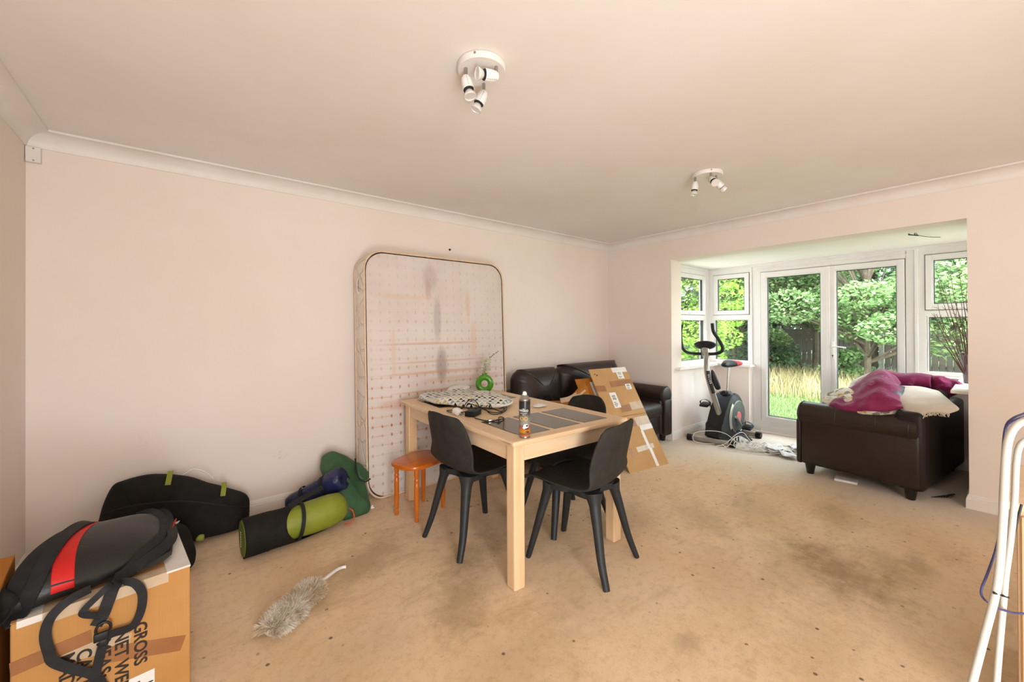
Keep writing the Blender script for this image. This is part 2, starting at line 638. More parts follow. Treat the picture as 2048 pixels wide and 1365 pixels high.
def text_mesh(body, size, depth=.0004, bold=0.0):
    cu = bpy.data.curves.new('print', 'FONT')
    cu.body = body
    cu.size = size
    cu.extrude = depth
    cu.resolution_u = 3
    cu.offset = bold
    o = bpy.data.objects.new('print', cu)
    COL.objects.link(o)
    dg = bpy.context.evaluated_depsgraph_get()
    me = bpy.data.meshes.new_from_object(o.evaluated_get(dg))
    bpy.data.objects.remove(o, do_unlink=True)
    return me

def put_mesh(name, me, m, parent, M4):
    me.materials.clear()
    me.materials.append(M[m])
    o = bpy.data.objects.new(name, me)
    COL.objects.link(o)
    o.parent = parent
    o.matrix_local = M4
    return o

def rot_to(z, x=None):
    """matrix whose local z points along z (and x roughly along x)"""
    z = Vector(z).normalized()
    x = Vector(x) if x is not None else (Vector((1, 0, 0)) if abs(z.x) < .9 else Vector((0, 1, 0)))
    x = (x - z * x.dot(z)).normalized()
    y = z.cross(x)
    return Matrix(((x.x, y.x, z.x, 0), (x.y, y.y, z.y, 0), (x.z, y.z, z.z, 0), (0, 0, 0, 1)))

def rrect(w, d, r, n=6):
    out = []
    for cx, cy, a0 in ((w / 2 - r, d / 2 - r, 0), (-w / 2 + r, d / 2 - r, 90), (-w / 2 + r, -d / 2 + r, 180), (w / 2 - r, -d / 2 + r, 270)):
        for k in range(n + 1):
            a = math.radians(a0 + 90 * k / n)
            out.append((cx + r * math.cos(a), cy + r * math.sin(a)))
    return out
# ------------------------------------------------------------------ room shell
XL, WY, WX, BX, YB, CZ = -.656, 3.347, 4.348, 5.558, -3.3, 2.375
BZ = 2.07            # bay soffit
OL, OR = 2.456, .1965  # opening edges
def S_(name, build, m, **kw):
    mb = MB()
    build(mb)
    return struct(link(name, mb, m, smooth=False, **kw))

S_('floor', lambda b: b.box((XL - .1, YB - .1, -.06), (5.56, WY + .1, 0)), 'carpet')
S_('ceiling', lambda b: b.box((XL - .1, YB - .1, CZ), (WX + .22, WY + .1, CZ + .25)), 'ceiling')
S_('ceiling.001', lambda b: b.box((WX + .215, -.15, BZ), (5.75, 2.8, BZ + .5)), 'ceiling')
S_('wall_far', lambda b: b.box((XL - .1, WY, 0), (WX + .22, WY + .15, CZ)), 'wall')
S_('wall_left', lambda b: b.box((XL - .15, YB, 0), (XL, WY, CZ)), 'wall')
S_('wall_back', lambda b: b.box((XL, YB - .12, 0), (WX + .2, YB, CZ)), 'wall')
def _wr(b):
    b.box((WX, OL, 0), (WX + .22, WY, CZ))
    b.box((WX, OR, BZ - .0015), (WX + .22, OL, CZ))
    b.box((WX, YB, 0), (WX + .22, OR, CZ))
S_('wall_right', _wr, 'wall')
S_('wall_bay_left', lambda b: b.box((WX + .21, 2.47, 0), (5.70, 2.78, .80)), 'wall')
S_('wall_bay_front', lambda b: b.box((5.45, 2.055, 0), (5.68, 2.475, .80)), 'wall')
S_('wall_bay_right', lambda b: b.box((WX + .21, -.13, 0), (5.70, .185, .80)), 'wall')
S_('wall_bay_front.001', lambda b: b.box((5.45, .18, 0), (5.68, .593, .80)), 'wall')

# cove cornices, mitred in the corners
def cove(n=9):
    pr = [(0, -.084), (.006, -.084), (.006, -.076)]
    for k in range(n + 1):
        a = math.pi / 2 * k / n
        pr.append((.006 + .082 * (1 - math.cos(a)), -.076 + .064 * math.sin(a)))
    pr += [(.098, -.012), (.098, -.0005), (0, -.0005)]
    return pr
def cornice(name, p0, p1, inward, e0, e1):
    """run from p0 to p1 (on the wall line); e0/e1: mitre sign along the run"""
    p0, p1 = Vector(p0), Vector(p1)
    d = (p1 - p0).normalized()
    iw = Vector(inward)
    mb = MB()
    A = [mb.bm.verts.new(p0 + iw * x + d * (e0 * x) + Vector((0, 0, CZ + z))) for x, z in cove()]
    B = [mb.bm.verts.new(p1 + iw * x - d * (e1 * x) + Vector((0, 0, CZ + z))) for x, z in cove()]
    k = len(A)
    for i in range(k):
        mb.face([A[i], A[(i + 1) % k], B[(i + 1) % k], B[i]])
    mb.face(A)
    mb.face(B[::-1])
    struct(link(name, mb, 'trim', angle=35))
cornice('trim_1', (XL, WY, 0), (WX, WY, 0), (0, -1, 0), 1, 1)
cornice('trim_2', (WX, WY, 0), (WX, YB, 0), (-1, 0, 0), 1, 1)
cornice('trim_3', (XL, WY, 0), (XL, YB, 0), (1, 0, 0), 1, 1)
cornice('trim_4', (XL, YB, 0), (WX, YB, 0), (0, 1, 0), 1, 1)

SK = [(0, 0), (.016, 0), (.016, .068), (.013, .072), (.013, .078), (.009, .082), (.007, .096), (.004, .1), (0, .1)]
def skirt(name, runs):
    """runs: (p0, p1, inward, e0, e1), e = mitre sign"""
    mb = MB()
    for p0, p1, iw, e0, e1 in runs:
        p0, p1, iw = Vector((*p0, 0)), Vector((*p1, 0)), Vector((*iw, 0))
        d = (p1 - p0).normalized()
        A = [mb.bm.verts.new(p0 + iw * x + d * (e0 * x) + Vector((0, 0, z))) for x, z in SK]
        B = [mb.bm.verts.new(p1 + iw * x - d * (e1 * x) + Vector((0, 0, z))) for x, z in SK]
        k = len(A)
        for i in range(k):
            mb.face([A[i], A[(i + 1) % k], B[(i + 1) % k], B[i]])
        mb.face(A)
        mb.face(B[::-1])
    return struct(link(name, mb, 'trim', angle=35))
skirt('baseboard_far', [((XL, WY), (WX, WY), (0, -1), 1, 1)])
skirt('baseboard_left', [((XL, WY), (XL, YB), (1, 0), 1, 1)])
skirt('baseboard_right', [((WX, WY), (WX, OL), (-1, 0), 1, -1), ((WX, OR), (WX, YB), (-1, 0), -1, 1), ((WX + .22, OR), (WX, OR), (0, 1), 0, -1)])
skirt('baseboard_bay', [((WX, OL), (WX + .212, OL), (0, -1), -1, 0), ((WX + .21, 2.47), (5.45, 2.47), (0, -1), 0, 1), ((5.45, 2.47), (5.45, 2.055), (-1, 0), 1, -1), ((5.45, 2.055), (5.553, 2.055), (0, -1), -1, 0),
                        ((WX + .22, .185), (5.45, .185), (0, 1), 0, 1), ((5.45, .185), (5.45, .593), (-1, 0), 1, -1)])

# window sills in the bay
def sill(name, outline):
    mb = MB()
    mb.prism(outline, .795, .822, bev=.006)
    struct(link(name, mb, 'trim', angle=40))
sill('trim_5', [(4.44, 2.455), (4.45, 2.405), (5.395, 2.405), (5.395, 2.02), (5.555, 2.02), (5.555, 2.61), (4.57, 2.61), (4.57, 2.455)])
sill('trim_6', [(4.44, .198), (4.57, .198), (4.57, .04), (5.555, .04), (5.555, .63), (5.395, .63), (5.395, .29), (4.45, .29)])

# ---- white upvc windows and french doors
class WinF:
    """boxes in a plane: 'x' plane (front, coords y) or 'y' plane (side, coords x)"""
    def __init__(self, axis, base, sgn):
        self.axis, self.base, self.sgn = axis, base, sgn
    def b(self, mb, u0, u1, z0, z1, d0, d1, bev=.004):
        a, c = sorted((self.base + self.sgn * d0, self.base + self.sgn * d1))
        u0, u1 = sorted((u0, u1))
        if self.axis == 'x':
            mb.box((a, u0, z0), (c, u1, z1), bev)
        else:
            mb.box((u0, a, z0), (u1, c, z1), bev)
    def ring(self, mb, u0, u1, z0, z1, w, d0, d1, bev=.004):
        u0, u1 = sorted((u0, u1))
        self.b(mb, u0, u0 + w, z0, z1, d0, d1, bev)
        self.b(mb, u1 - w, u1, z0, z1, d0, d1, bev)
        self.b(mb, u0 + w - .002, u1 - w + .002, z0, z0 + w, d0, d1, bev)
        self.b(mb, u0 + w - .002, u1 - w + .002, z1 - w, z1, d0, d1, bev)

def sname(name):
    o = bpy.data.objects.new(name, None)
    COL.objects.link(o)
    o['kind'] = 'structure'
    return o

def glazed(root, F, u0, u1, z0, z1, w, d0, d1, frame='sash', handle=None):
    """a sash with its gasket and its pane"""
    u0, u1 = sorted((u0, u1))
    mb = MB()
    F.ring(mb, u0, u1, z0, z1, w, d0, d1)
    F.ring(mb, u0 + w - .001, u1 - w + .001, z0 + w - .001, z1 - w + .001, .012, d0 + .010, d1 - .01, .003)
    s = link(frame, mb, 'upvc', root, smooth=False)
    mb = MB()
    F.ring(mb, u0 - .005, u1 + .005, z0 - .005, z1 + .005, .007, d0 + .0125, d0 + .02, 0)  # dark strip added for the shadow line between sash and frame
    link('shadow_gap', mb, 'gasket', s, smooth=False)
    mb = MB()
    F.ring(mb, u0 + w + .0105, u1 - w - .0105, z0 + w + .0105, z1 - w - .0105, .006, d0 + .018, d0 + .046, 0)
    link('gasket', mb, 'gasket', s, smooth=False)
    mb = MB()
    F.b(mb, u0 + w, u1 - w, z0 + w, z1 - w, d0 + .028, d0 + .032, 0)
    link('pane', mb, 'glass', s, smooth=False)
    return s

def window(name, F, u0, u1, uo0, uo1):
    """u0..u1 outer frame, uo0..uo1 opening light above a fixed light"""
    root = sname(name)
    mb = MB()
    z0, zt, zb, z1 = .822, 1.462, 1.388, 2.02
    F.b(mb, u0, uo0 + .006, z0, z1 + .03, 0, .07)
    F.b(mb, uo1 - .006, u1, z0, z1 + .03, 0, .07)
    F.b(mb, uo0, uo1, z0, z0 + .04, .001, .07)
    F.b(mb, uo0, uo1, 1.97, z1 + .03, .001, .07)
    F.b(mb, uo0, uo1, zb, zt, .001, .07)
    link('frame', mb, 'upvc', root, smooth=False)
    s = glazed(root, F, uo0, uo1, 1.452, 1.978, .044, -.014, .05)
    mb = MB()
    um = (uo0 + uo1) / 2
    F.b(mb, um - .018, um + .018, 1.462, 1.480, -.03, -.013, .003)
    F.b(mb, um - .055, um + .006, 1.466, 1.478, -.042, -.03, .004)
    link('handle', mb, 'upvc', s, smooth=False)
    mb = MB()
    lo, hi = sorted((uo0, uo1))
    F.ring(mb, lo + .008, hi - .008, z0 + .026, zb + .004, .012, .004, .06, .003)
    f = link('bead', mb, 'upvc', root, smooth=False)
    mb = MB()
    F.ring(mb, lo + .019, hi - .019, z0 + .037, zb - .007, .006, .012, .05, 0)
    link('gasket', mb, 'gasket', f, smooth=False)
    mb = MB()
    F.b(mb, lo, hi, z0 + .02, zb + .006, .028, .032, 0)
    link('pane', mb, 'glass', root, smooth=False)
    return root
FX = WinF('x', BX, 1)
FL = WinF('y', 2.61, 1)
FR = WinF('y', .04, -1)
window('window_1', FL, 4.56, 5.55, 4.63, 5.47)
window('window_2', FX, 2.06, 2.60, 2.088, 2.53)
window('window_3', FX, .045, .588, .12, .52)
window('window_4', FR, 4.56, 5.55, 4.63, 5.47)
def _posts(b):
    b.box((5.545, 2.595, .80), (5.67, 2.72, BZ), .006)
    b.box((5.545, -.08, .80), (5.67, .05, BZ), .006)
    b.box((5.552, 2.052, .0), (5.64, 2.075, BZ), .004)
    b.box((5.552, .572, .0), (5.64, .597, BZ), .004)
    b.box((5.55, -.05, 2.045), (5.66, 2.70, BZ + .002), .004)
    b.box((4.56, 2.60, 2.045), (5.60, 2.70, BZ + .002), .004)
    b.box((4.56, -.05, 2.045), (5.60, .05, BZ + .002), .004)
S_('trim_7', _posts, 'upvc')

# door frame, threshold and the two leaves
def _dframe(b):
    FX.b(b, 1.955, 2.052, 0, 2.05, .004, .075)
    FX.b(b, .597, .662, 0, 2.05, .004, .075)
    FX.b(b, .65, 1.96, 1.966, 2.05, .004, .075)
    FX.b(b, .597, 2.052, .072, .134, -.002, .08)
    FX.b(b, .597, 2.052, -.01, .076, .012, .09)
    FX.b(b, .63, 1.98, 2.0, 2.012, -.004, .02, .003)
S_('trim_8', _dframe, 'upvc')
d1 = sname('door_1')
glazed(d1, FX, 1.281, 1.953, .134, 1.963, .058, -.010, .055)
d2 = sname('door_2')
glazed(d2, FX, .664, 1.268, .134, 1.963, .050, -.010, .055)
mb = MB()
FX.b(mb, 1.262, 1.292, .134, 1.963, -.018, .03, .006)
link('meeting_bar', mb, 'upvc', d1, smooth=False)
mb = MB()
FX.b(mb, 1.226, 1.252, .93, 1.13, -.020, -.009, .006)
mb.tube([(5.542, 1.239, 1.075), (5.50, 1.239, 1.075)], .010, 10)
mb.tube(smooth_path([(5.505, 1.239, 1.075), (5.497, 1.225, 1.075), (5.495, 1.17, 1.072), (5.495, 1.115, 1.066)], 5), [.011, .009], 10, flat=.7)
h = link('handle', mb, 'upvc', d2)
mb = MB()
mb.lathe([(.0075, 0), (.0075, .004)], 14, Matrix.Translation((5.538, 1.239, .975)) @ rot_to((-1, 0, 0)))
mb.box((5.533, 1.237, .952), (5.535, 1.241, .975))
link('keyhole', mb, 'dark', h)

# alarm contact box high in the left corner
t = thing('alarm_sensor_box', 'small white plastic box screwed high in the left corner under the cornice', 'sensor', (XL + .032, WY, 2.243))
mb = MB(); mb.box((-.03, -.028, -.038), (.026, 0, .046), .004)
link('cover', mb, 'trim', t, smooth=False)
for z in (-.028, .036):
    mb = MB(); mb.lathe([(.004, 0), (.004, .0025)], 10, Matrix.Translation((0, -.027, z)) @ rot_to((0, -1, 0)))
    link('screw', mb, 'chrome', t)
# nail left in the wall
mb = MB(); mb.lathe([(.009, 0), (.011, .003), (.004, .007), (.003, .02), (.005, .021)], 10, Matrix.Translation((1.961, WY, 2.037)) @ rot_to((0, -1, 0)))
tag(link('wall_plug', mb, 'dark'), 'small dark screw and plug left in the long cream wall above the mattress', 'screw')
# loose wire from the bay soffit
mb = MB()
mb.tube(smooth_path([(4.72, .50, BZ), (4.70, .50, 2.055), (4.62, .47, 2.03), (4.55, .52, 2.035)], 6), .003, 6)
mb.tube(smooth_path([(4.72, .495, BZ), (4.74, .48, 2.05), (4.86, .43, 2.045), (5.05, .38, 2.06)], 6), .0022, 6)
mb.tube(smooth_path([(4.70, .50, 2.05), (4.64, .53, 2.055), (4.60, .52, 2.05)], 5), .0025, 6)
tag(link('loose_wire', mb, 'dark'), 'thin loose dark wire dangling from the white ceiling of the bay', 'wire')

# ------------------------------------------------------------------ garden
GZ = -.16
nr = np.random.default_rng(5)
def _lawn(b):
    b.box((5.7, -14, GZ - .2), (26, 22, GZ))
m_, t_ = newmat('lawn_ground', .95, 0, .1)
t_.color(t_.ramp(t_.noise(1.2, 5, .65), [(.3, '#466133'), (.55, '#59703f'), (.75, '#70774e')]))
M['lawn'] = m_
S_('trim_9', lambda b: b.box((5.66, .3, GZ - .1), (6.5, 2.4, GZ + .05), .01), mat('concrete_step', '#9b978d', '#86827a', 8, .9))
tag(link('lawn', (lambda b: (_lawn(b), b)[1])(MB()), 'lawn', smooth=False), 'green garden lawn outside the glazed doors', 'lawn')

def raw_mesh(name, verts, faces, m, parent=None):
    me = bpy.data.meshes.new(name)
    nv, nf = len(verts), len(faces)
    me.vertices.add(nv)
    me.vertices.foreach_set('co', np.asarray(verts, np.float32).ravel())
    k = faces.shape[1]
    me.loops.add(nf * k)
    me.loops.foreach_set('vertex_index', faces.astype(np.int32).ravel())
    me.polygons.add(nf)
    me.polygons.foreach_set('loop_start', np.arange(0, nf * k, k, dtype=np.int32))
    me.update(calc_edges=True)
    me.materials.append(M[m])
    o = bpy.data.objects.new(name, me)
    COL.objects.link(o)
    if parent is not None:
        o.parent = parent
    return o

def blades(n, x0, x1, y0, y1, h0, h1, w, m, name, zfun=None, lean=.35):
    x = nr.uniform(x0, x1, n); y = nr.uniform(y0, y1, n)
    hgt = nr.uniform(h0, h1, n)
    a = nr.uniform(0, 2 * np.pi, n)
    dx, dy = np.cos(a) * w, np.sin(a) * w
    lx, ly = nr.normal(0, lean, n) * hgt, nr.normal(0, lean, n) * hgt
    z = np.full(n, GZ)
    V = np.empty((n, 5, 3))
    V[:, 0] = np.stack([x - dx, y - dy, z], 1)
    V[:, 1] = np.stack([x + dx, y + dy, z], 1)
    V[:, 2] = np.stack([x + dx * .7 + lx * .35, y + dy * .7 + ly * .35, z + hgt * .6], 1)
    V[:, 3] = np.stack([x - dx * .7 + lx * .35, y - dy * .7 + ly * .35, z + hgt * .6], 1)
    V[:, 4] = np.stack([x + lx, y + ly, z + hgt], 1)
    b = np.arange(n) * 5
    F = np.concatenate([np.stack([b, b + 1, b + 2], 1), np.stack([b, b + 2, b + 3], 1), np.stack([b + 3, b + 2, b + 4], 1)])
    return raw_mesh(name, V.reshape(-1, 3), F, m)
o = blades(42000, 6.6, 12.8, .6, 7.0, .05, .13, .006, 'grassblade', 'grass')
stuff(tag(o, 'bright green mown grass blades covering the lawn', 'grass'))
o = blades(9000, 9.2, 13.2, .6, 7.5, .2, .55, .006, 'grassdry', 'long_grass', lean=.25)
stuff(tag(o, 'long straw coloured grass at the far end of the lawn', 'grass'))

def leaves(n, centers, radii, size, m, name, parent=None, flat=.5, droop=0):
    """n folded leaves scattered over the shells of blobs"""
    centers = np.asarray(centers, float); radii = np.asarray(radii, float)
    wts = (radii ** 2).sum(1); wts = wts / wts.sum()
    idx = nr.choice(len(centers), n, p=wts)
    d = nr.normal(size=(n, 3)); d /= np.linalg.norm(d, axis=1)[:, None]
    rr = nr.uniform(.55, 1.0, n) ** .6
    p = centers[idx] + d * radii[idx] * rr[:, None]
    nn = nr.normal(size=(n, 3)) * flat + np.array([-.25, 0, 1.0]); nn /= np.linalg.norm(nn, axis=1)[:, None]
    a = nr.normal(size=(n, 3)); a[:, 2] -= droop
    a -= nn * (a * nn).sum(1)[:, None]; a /= np.linalg.norm(a, axis=1)[:, None]
    c = np.cross(nn, a)
    s = size * nr.uniform(.6, 1.3, n)[:, None]
    V = np.empty((n, 6, 3))
    V[:, 0] = p - a * s
    V[:, 1] = p - a * s * .25 + c * s * .52 + nn * s * .12
    V[:, 2] = p + a * s * .45 + c * s * .40 + nn * s * .10
    V[:, 3] = p + a * s
    V[:, 4] = p + a * s * .45 - c * s * .40 + nn * s * .10
    V[:, 5] = p - a * s * .25 - c * s * .52 + nn * s * .12
    b = np.arange(n) * 6
    F = np.concatenate([np.stack([b, b + 1, b + 2, b + 3], 1), np.stack([b, b + 3, b + 4, b + 5], 1)])
    o = raw_mesh(name, V.reshape(-1, 3), F, m, parent)
    o['kind'] = 'stuff'
    return o

def tree(name, label, cat, base, blobs, n, size, m, trunk_r=.07, seed=1, group=None, droop=.2):
    """blobs: (dx, dy, z, rx, ry, rz) round the base"""
    r = random.Random(seed)
    t = thing(name, label, cat, (base[0], base[1], GZ), 0, group)
    mb = MB()
    top = max(b[2] for b in blobs)
    tr = [Vector((r.uniform(-.06, .06) * k, r.uniform(-.06, .06) * k, top * k / 5)) for k in range(6)]
    mb.tube(smooth_path(tr, 3), [trunk_r, trunk_r * .4], 8)
    link('trunk', mb, 'bark', t)
    mb = MB()
    for bx, by, bz, rx, ry, rz in blobs:
        zs = max(.15, min(bz * .55, top * .8))
        k = zs / top * 5
        a = tr[int(min(4, k))].lerp(tr[int(min(5, k + 1))], k - int(k))
        for q in range(3):
            e = Vector((bx + r.uniform(-.6, .6) * rx, by + r.uniform(-.6, .6) * ry, bz + r.uniform(-.3, .5) * rz))
            mid = a.lerp(e, .5) + Vector((r.uniform(-.1, .1), r.uniform(-.1, .1), .12))
            mb.tube(smooth_path([a, mid, e], 4), [trunk_r * .4, .006], 5)
    link('branches', mb, 'bark', t)
    leaves(n, [b[:3] for b in blobs], [b[3:] for b in blobs], size, m, 'foliage', t, droop=droop)
    return t

def blobset(seed, n, sx, sy, z0, z1, r0, r1):
    r = random.Random(seed)
    out = []
    for _ in range(n):
        q = r.uniform(r0, r1)
        out.append((r.uniform(-sx, sx), r.uniform(-sy, sy), r.uniform(z0, z1), q, q, q * .6))
    return out
G = 'trees at the end of the garden'
tree('tree', 'leafy mid green tree left of the fence gap seen through the left door', 'tree', (12.4, 5.1), blobset(1, 16, 1.2, 1.5, 1.9, 5.2, .6, 1.0), 20000, .048, 'leafmid', .08, 1)
tree('tree', 'spreading mid green tree seen through the right door with pale bare boughs', 'tree', (11.2, 1.95), blobset(2, 20, .9, 1.5, .9, 4.6, .45, .8), 20000, .046, 'leafmid', .06, 2)
tree('tree', 'yellow green sunlit tree close outside the left bay windows', 'tree', (9.4, 4.95), blobset(3, 30, 1.0, .95, .3, 5.6, .45, .75) + [(-.2, -.95, 1.7, .5, .5, .35), (-.3, -.85, 2.5, .55, .5, .4), (.0, -1.0, 2.1, .45, .45, .3), (-.1, -.85, 1.2, .45, .45, .3), (-.5, -.7, .8, .45, .45, .3)], 30000, .042, 'leafbright', .05, 3)
tree('tree', 'bright green tree behind the exercise bike beyond the side window', 'tree', (9.0, 5.9), blobset(8, 28, 1.0, 1.0, .3, 5.2, .5, .8), 22000, .042, 'leafbright', .05, 8)
tree('tree', 'mid green tree with yellowish leaves above the middle of the fence', 'tree', (13.4, 3.4), blobset(4, 16, .9, 1.3, 1.9, 5.4, .6, .95), 18000, .05, 'leafmid', .08, 4)
tree('tree', 'pale leaved tree seen through the right bay window above the twigs', 'tree', (12.6, .2), blobset(5, 14, 1.0, 1.2, 1.9, 5.0, .6, .9), 15000, .05, 'leafmid', .1, 5)
tree('shrub', 'low bright green shrub at the lawn edge seen through the right door', 'shrub', (11.6, 2.35), blobset(6, 7, .35, .35, .2, 1.0, .2, .34), 2600, .045, 'leafmid', .02, 6)
tree('shrub', 'dark green shrub against the fence seen low through the left door', 'shrub', (13.3, 4.7), blobset(7, 9, .6, .7, .3, 1.4, .3, .5), 4000, .05, 'leafdark', .03, 7)
tree('shrub', 'light green shrub at mid height beside the trunk behind the left door', 'shrub', (12.3, 4.25), blobset(11, 7, .3, .4, .9, 1.5, .22, .34), 2200, .045, 'leafmid', .03, 11)
tree('ivy_bank', 'band of low dark undergrowth along the foot of the fence', 'undergrowth', (13.6, 3.2), [(0, y * .5, .12, .5, .45, .28) for y in range(-9, 10)], 8000, .05, 'leafdark', .02, 9)
for i, (x, y, lab) in enumerate(((17.5, 9.5, 'tall dark green hedge tree far left beyond the garden fence'), (17.5, 6.2, 'tall dark green tree beyond the fence behind the left door'),
                                 (17.8, 3.0, 'tall dark green tree beyond the fence behind the middle of the doors'), (17.5, .0, 'tall dark green tree beyond the fence behind the right bay window'),
                                 (13.5, 10.0, 'broad dark green tree beyond the side window of the bay'), (17.5, -3.2, 'dark green tree at the far right end of the garden'),
                                 (9.0, 9.5, 'dark green boundary tree on the left side of the garden'))):
    tree('hedge_tree', lab, 'tree', (x, y), blobset(20 + i, 18, 1.5, 2.0, .5, 7.2, .9, 1.4) + blobset(60 + i, 12, 1.0, 2.2, .6, 2.6, .7, 1.1), 22000, .09, 'leafdark', .14, 20 + i, G)

# board fence, every board its own part
fn = thing('garden_fence', 'dark weathered board fence across the end of the garden', 'fence', (14.6, 0, GZ))
bd = None
for i in range(96):
    y = -2.6 + i * .125
    if bd is None:
        mb = MB(); mb.box((0, 0, .05), (.02, .118, 1.36), .004, seg=1)
        bd = link('board', mb, 'fence', fn, smooth=False)
        q = bd
    else:
        q = bd.copy(); COL.objects.link(q)
    q.location = (rnd.uniform(-.006, .006), y, rnd.uniform(-.012, .012))
for i in range(6):
    mb = MB(); mb.box((-.05, -.05, 0), (.05, .05, 1.45), .008)
    o = link('post', mb, 'post', fn, smooth=False); o.location = (-.06, -2.6 + i * 2.4, 0)
for z in (.35, 1.1):
    mb = MB(); mb.box((.02, -2.6, z), (.06, 9.4, z + .08), .004)
    link('rail', mb, 'fence', fn, smooth=False)
# ------------------------------------------------------------------ dining table
TR = math.radians(-2.2)
T = thing('dining_table', 'pale beech dining table with dark brown glass panels let into its top', 'table', (1.234, 1.510, 0), TR)
TW, TL_, TZ = .875, 1.44, .748
for y0 in (0, TL_ - .125):
    mb = MB(); mb.box((0, y0, .72), (TW, y0 + .125, TZ), .009)
    link('end_board', mb, 'beechx', T, smooth=False)
for x0 in (0, TW - .105):
    mb = MB(); mb.box((x0, .02, .7202), (x0 + .105, TL_ - .02, TZ - .0006), .008)
    link('side_board', mb, 'beechy', T, smooth=False)
mb = MB(); mb.box((.1, .12, .722), (TW - .1, TL_ - .12, TZ - .0012))
link('tabletop', mb, 'beechy', T, smooth=False)
for y0, y1 in ((.075, .455), (.985, 1.365)):
    for k in range(3):
        x0 = .105 + k * .2325
        mb = MB(); mb.box((x0, y0, .7442), (x0 + .2, y1, TZ + .0012), .0008, seg=1)
        link('glass_panel', mb, 'darkglass', T, smooth=False)
LW = .068
def tleg(x, y):
    mb = MB(); mb.box((x, y, 0), (x + LW, y + LW, .7195), .008)
    link('leg', mb, 'beechz', T, smooth=False)
for x in (.028, TW - .028 - LW):
    for y in (.034, TL_ - .034 - LW):
        tleg(x, y)
def apron(lo, hi, m):
    mb = MB(); mb.box(lo, hi, .003); link('apron', mb, m, T, smooth=False)
apron((.09, .043, .632), (TW - .09, .063, .7195), 'beechx')
apron((.09, TL_ - .063, .632), (TW - .09, TL_ - .043, .7195), 'beechx')
apron((.038, .1, .632), (.058, TL_ - .1, .7195), 'beechy')
apron((TW - .058, .1, .632), (TW - .038, TL_ - .1, .7195), 'beechy')

# ------------------------------------------------------------------ moulded chairs
def chair_shell():
    prof = [(.252, .432, .200), (.245, .447, .208), (.20, .452, .220), (.10, .446, .228), (0, .438, .230), (-.09, .436, .230), (-.155, .446, .228),
            (-.195, .475, .226), (-.216, .52, .224), (-.232, .58, .220), (-.247, .64, .213), (-.262, .70, .203), (-.274, .75, .194), (-.283, .785, .182), (-.287, .802, .164), (-.288, .809, .142)]
    rows = []
    nu = 12
    for i, (y, z, w) in enumerate(prof):
        back = min(1, max(0, (z - .45) / .12)) if y < -.1 else 0
        row = []
        for k in range(nu + 1):
            u = -1 + 2 * k / nu
            e = abs(u) ** 2.6
            x = u * w
            dz = e * (.028 * (1 - back)) * (1 if i > 1 else .4)
            dy = e * .062 * back
            zz = z + dz
            if i >= 12:
                zz -= abs(u) ** 3 * .02
            row.append((x, y + dy, zz))
        rows.append(row)
    mb = MB(); mb.grid(rows)
    return mb
CH_SHELL = None
def make_chair(label, loc, rz, group='moulded dining chairs'):
    t = thing('dining_chair', label, 'chair', (loc[0], loc[1], 0), rz, group)
    link('seat_shell', chair_shell(), 'chair', t, mods=(('SUBSURF', dict(levels=1, render_levels=2)), ('SOLIDIFY', dict(thickness=.011, offset=-1))), angle=180)
    mb = MB()
    # under-frame: dished plate whose corners run out into the legs
    out = []
    for k in range(32):
        a = 2 * math.pi * k / 32
        c, s = math.cos(a), math.sin(a)
        r = .105 + .075 * abs(math.sin(2 * a)) ** 1.6
        out.append((c * r * 1.05, s * r * 1.12))
    mb.prism(out, .398, .434, bev=.010)
    link('under_frame', mb, 'chairleg', t)
    for sx in (-1, 1):
        for sy in (-1, 1):
            mb = MB()
            foot = Vector((sx * .19, sy * .235 - (.012 if sy < 0 else 0), 0))
            pts = smooth_path([(sx * .112, sy * .137, .428), (sx * .122, sy * .150, .372), (sx * .1425, sy * .1755, .26), (sx * .168, sy * .207, .12), foot], 6)
            rs = [float(np.interp(k / (len(pts) - 1), [0, .12, .25, .5, 1], [.050, .042, .032, .026, .0175])) for k in range(len(pts))]
            mb.tube(pts, rs, 12, up=(sx, sy, 0), flat=.86)
            for v in mb.bm.verts:
                if v.co.z < 0:
                    v.co.z = 0
            link('leg', mb, 'chairleg', t)
    return t
make_chair('charcoal moulded chair on the left long side of the dining table, beside the orange stool', (1.425, 2.135), math.radians(-90 + 3))
make_chair('charcoal moulded chair nearest the camera, tucked under the near end of the table', (1.755, 1.545), math.radians(12))
make_chair('charcoal moulded chair on the far side of the table, in front of the flat cardboard', (2.02, 1.935), math.radians(90 - 7))

# ------------------------------------------------------------------ orange stool
t = thing('stool', 'small orange varnished pine stool with turned legs in front of the mattress', 'stool', (1.309, 2.652, 0), math.radians(18))
mb = MB()
o_ = []
for k in range(40):
    a = 2 * math.pi * k / 40
    c, s = math.cos(a), math.sin(a)
    n_ = 3.4
    o_.append((math.copysign(abs(c) ** (2 / n_), c) * .192, math.copysign(abs(s) ** (2 / n_), s) * .142))
mb.prism(o_, .352, .378, bev=.009)
link('seat', mb, 'orange', t)
prof = [(.010, 0), (.0125, .003), (.0135, .02), (.0115, .032), (.0135, .036), (.0115, .04), (.014, .048), (.0165, .12), (.0172, .22), (.0165, .255), (.0125, .262), (.0165, .270), (.0165, .283), (.0125, .290), (.015, .298), (.0172, .312), (.0165, .352)]
for x in (-.128, .128):
    for y in (-.098, .098):
        mb = MB(); mb.lathe(prof, 16, Matrix.Translation((x, y, 0)))
        link('leg', mb, 'orange', t)

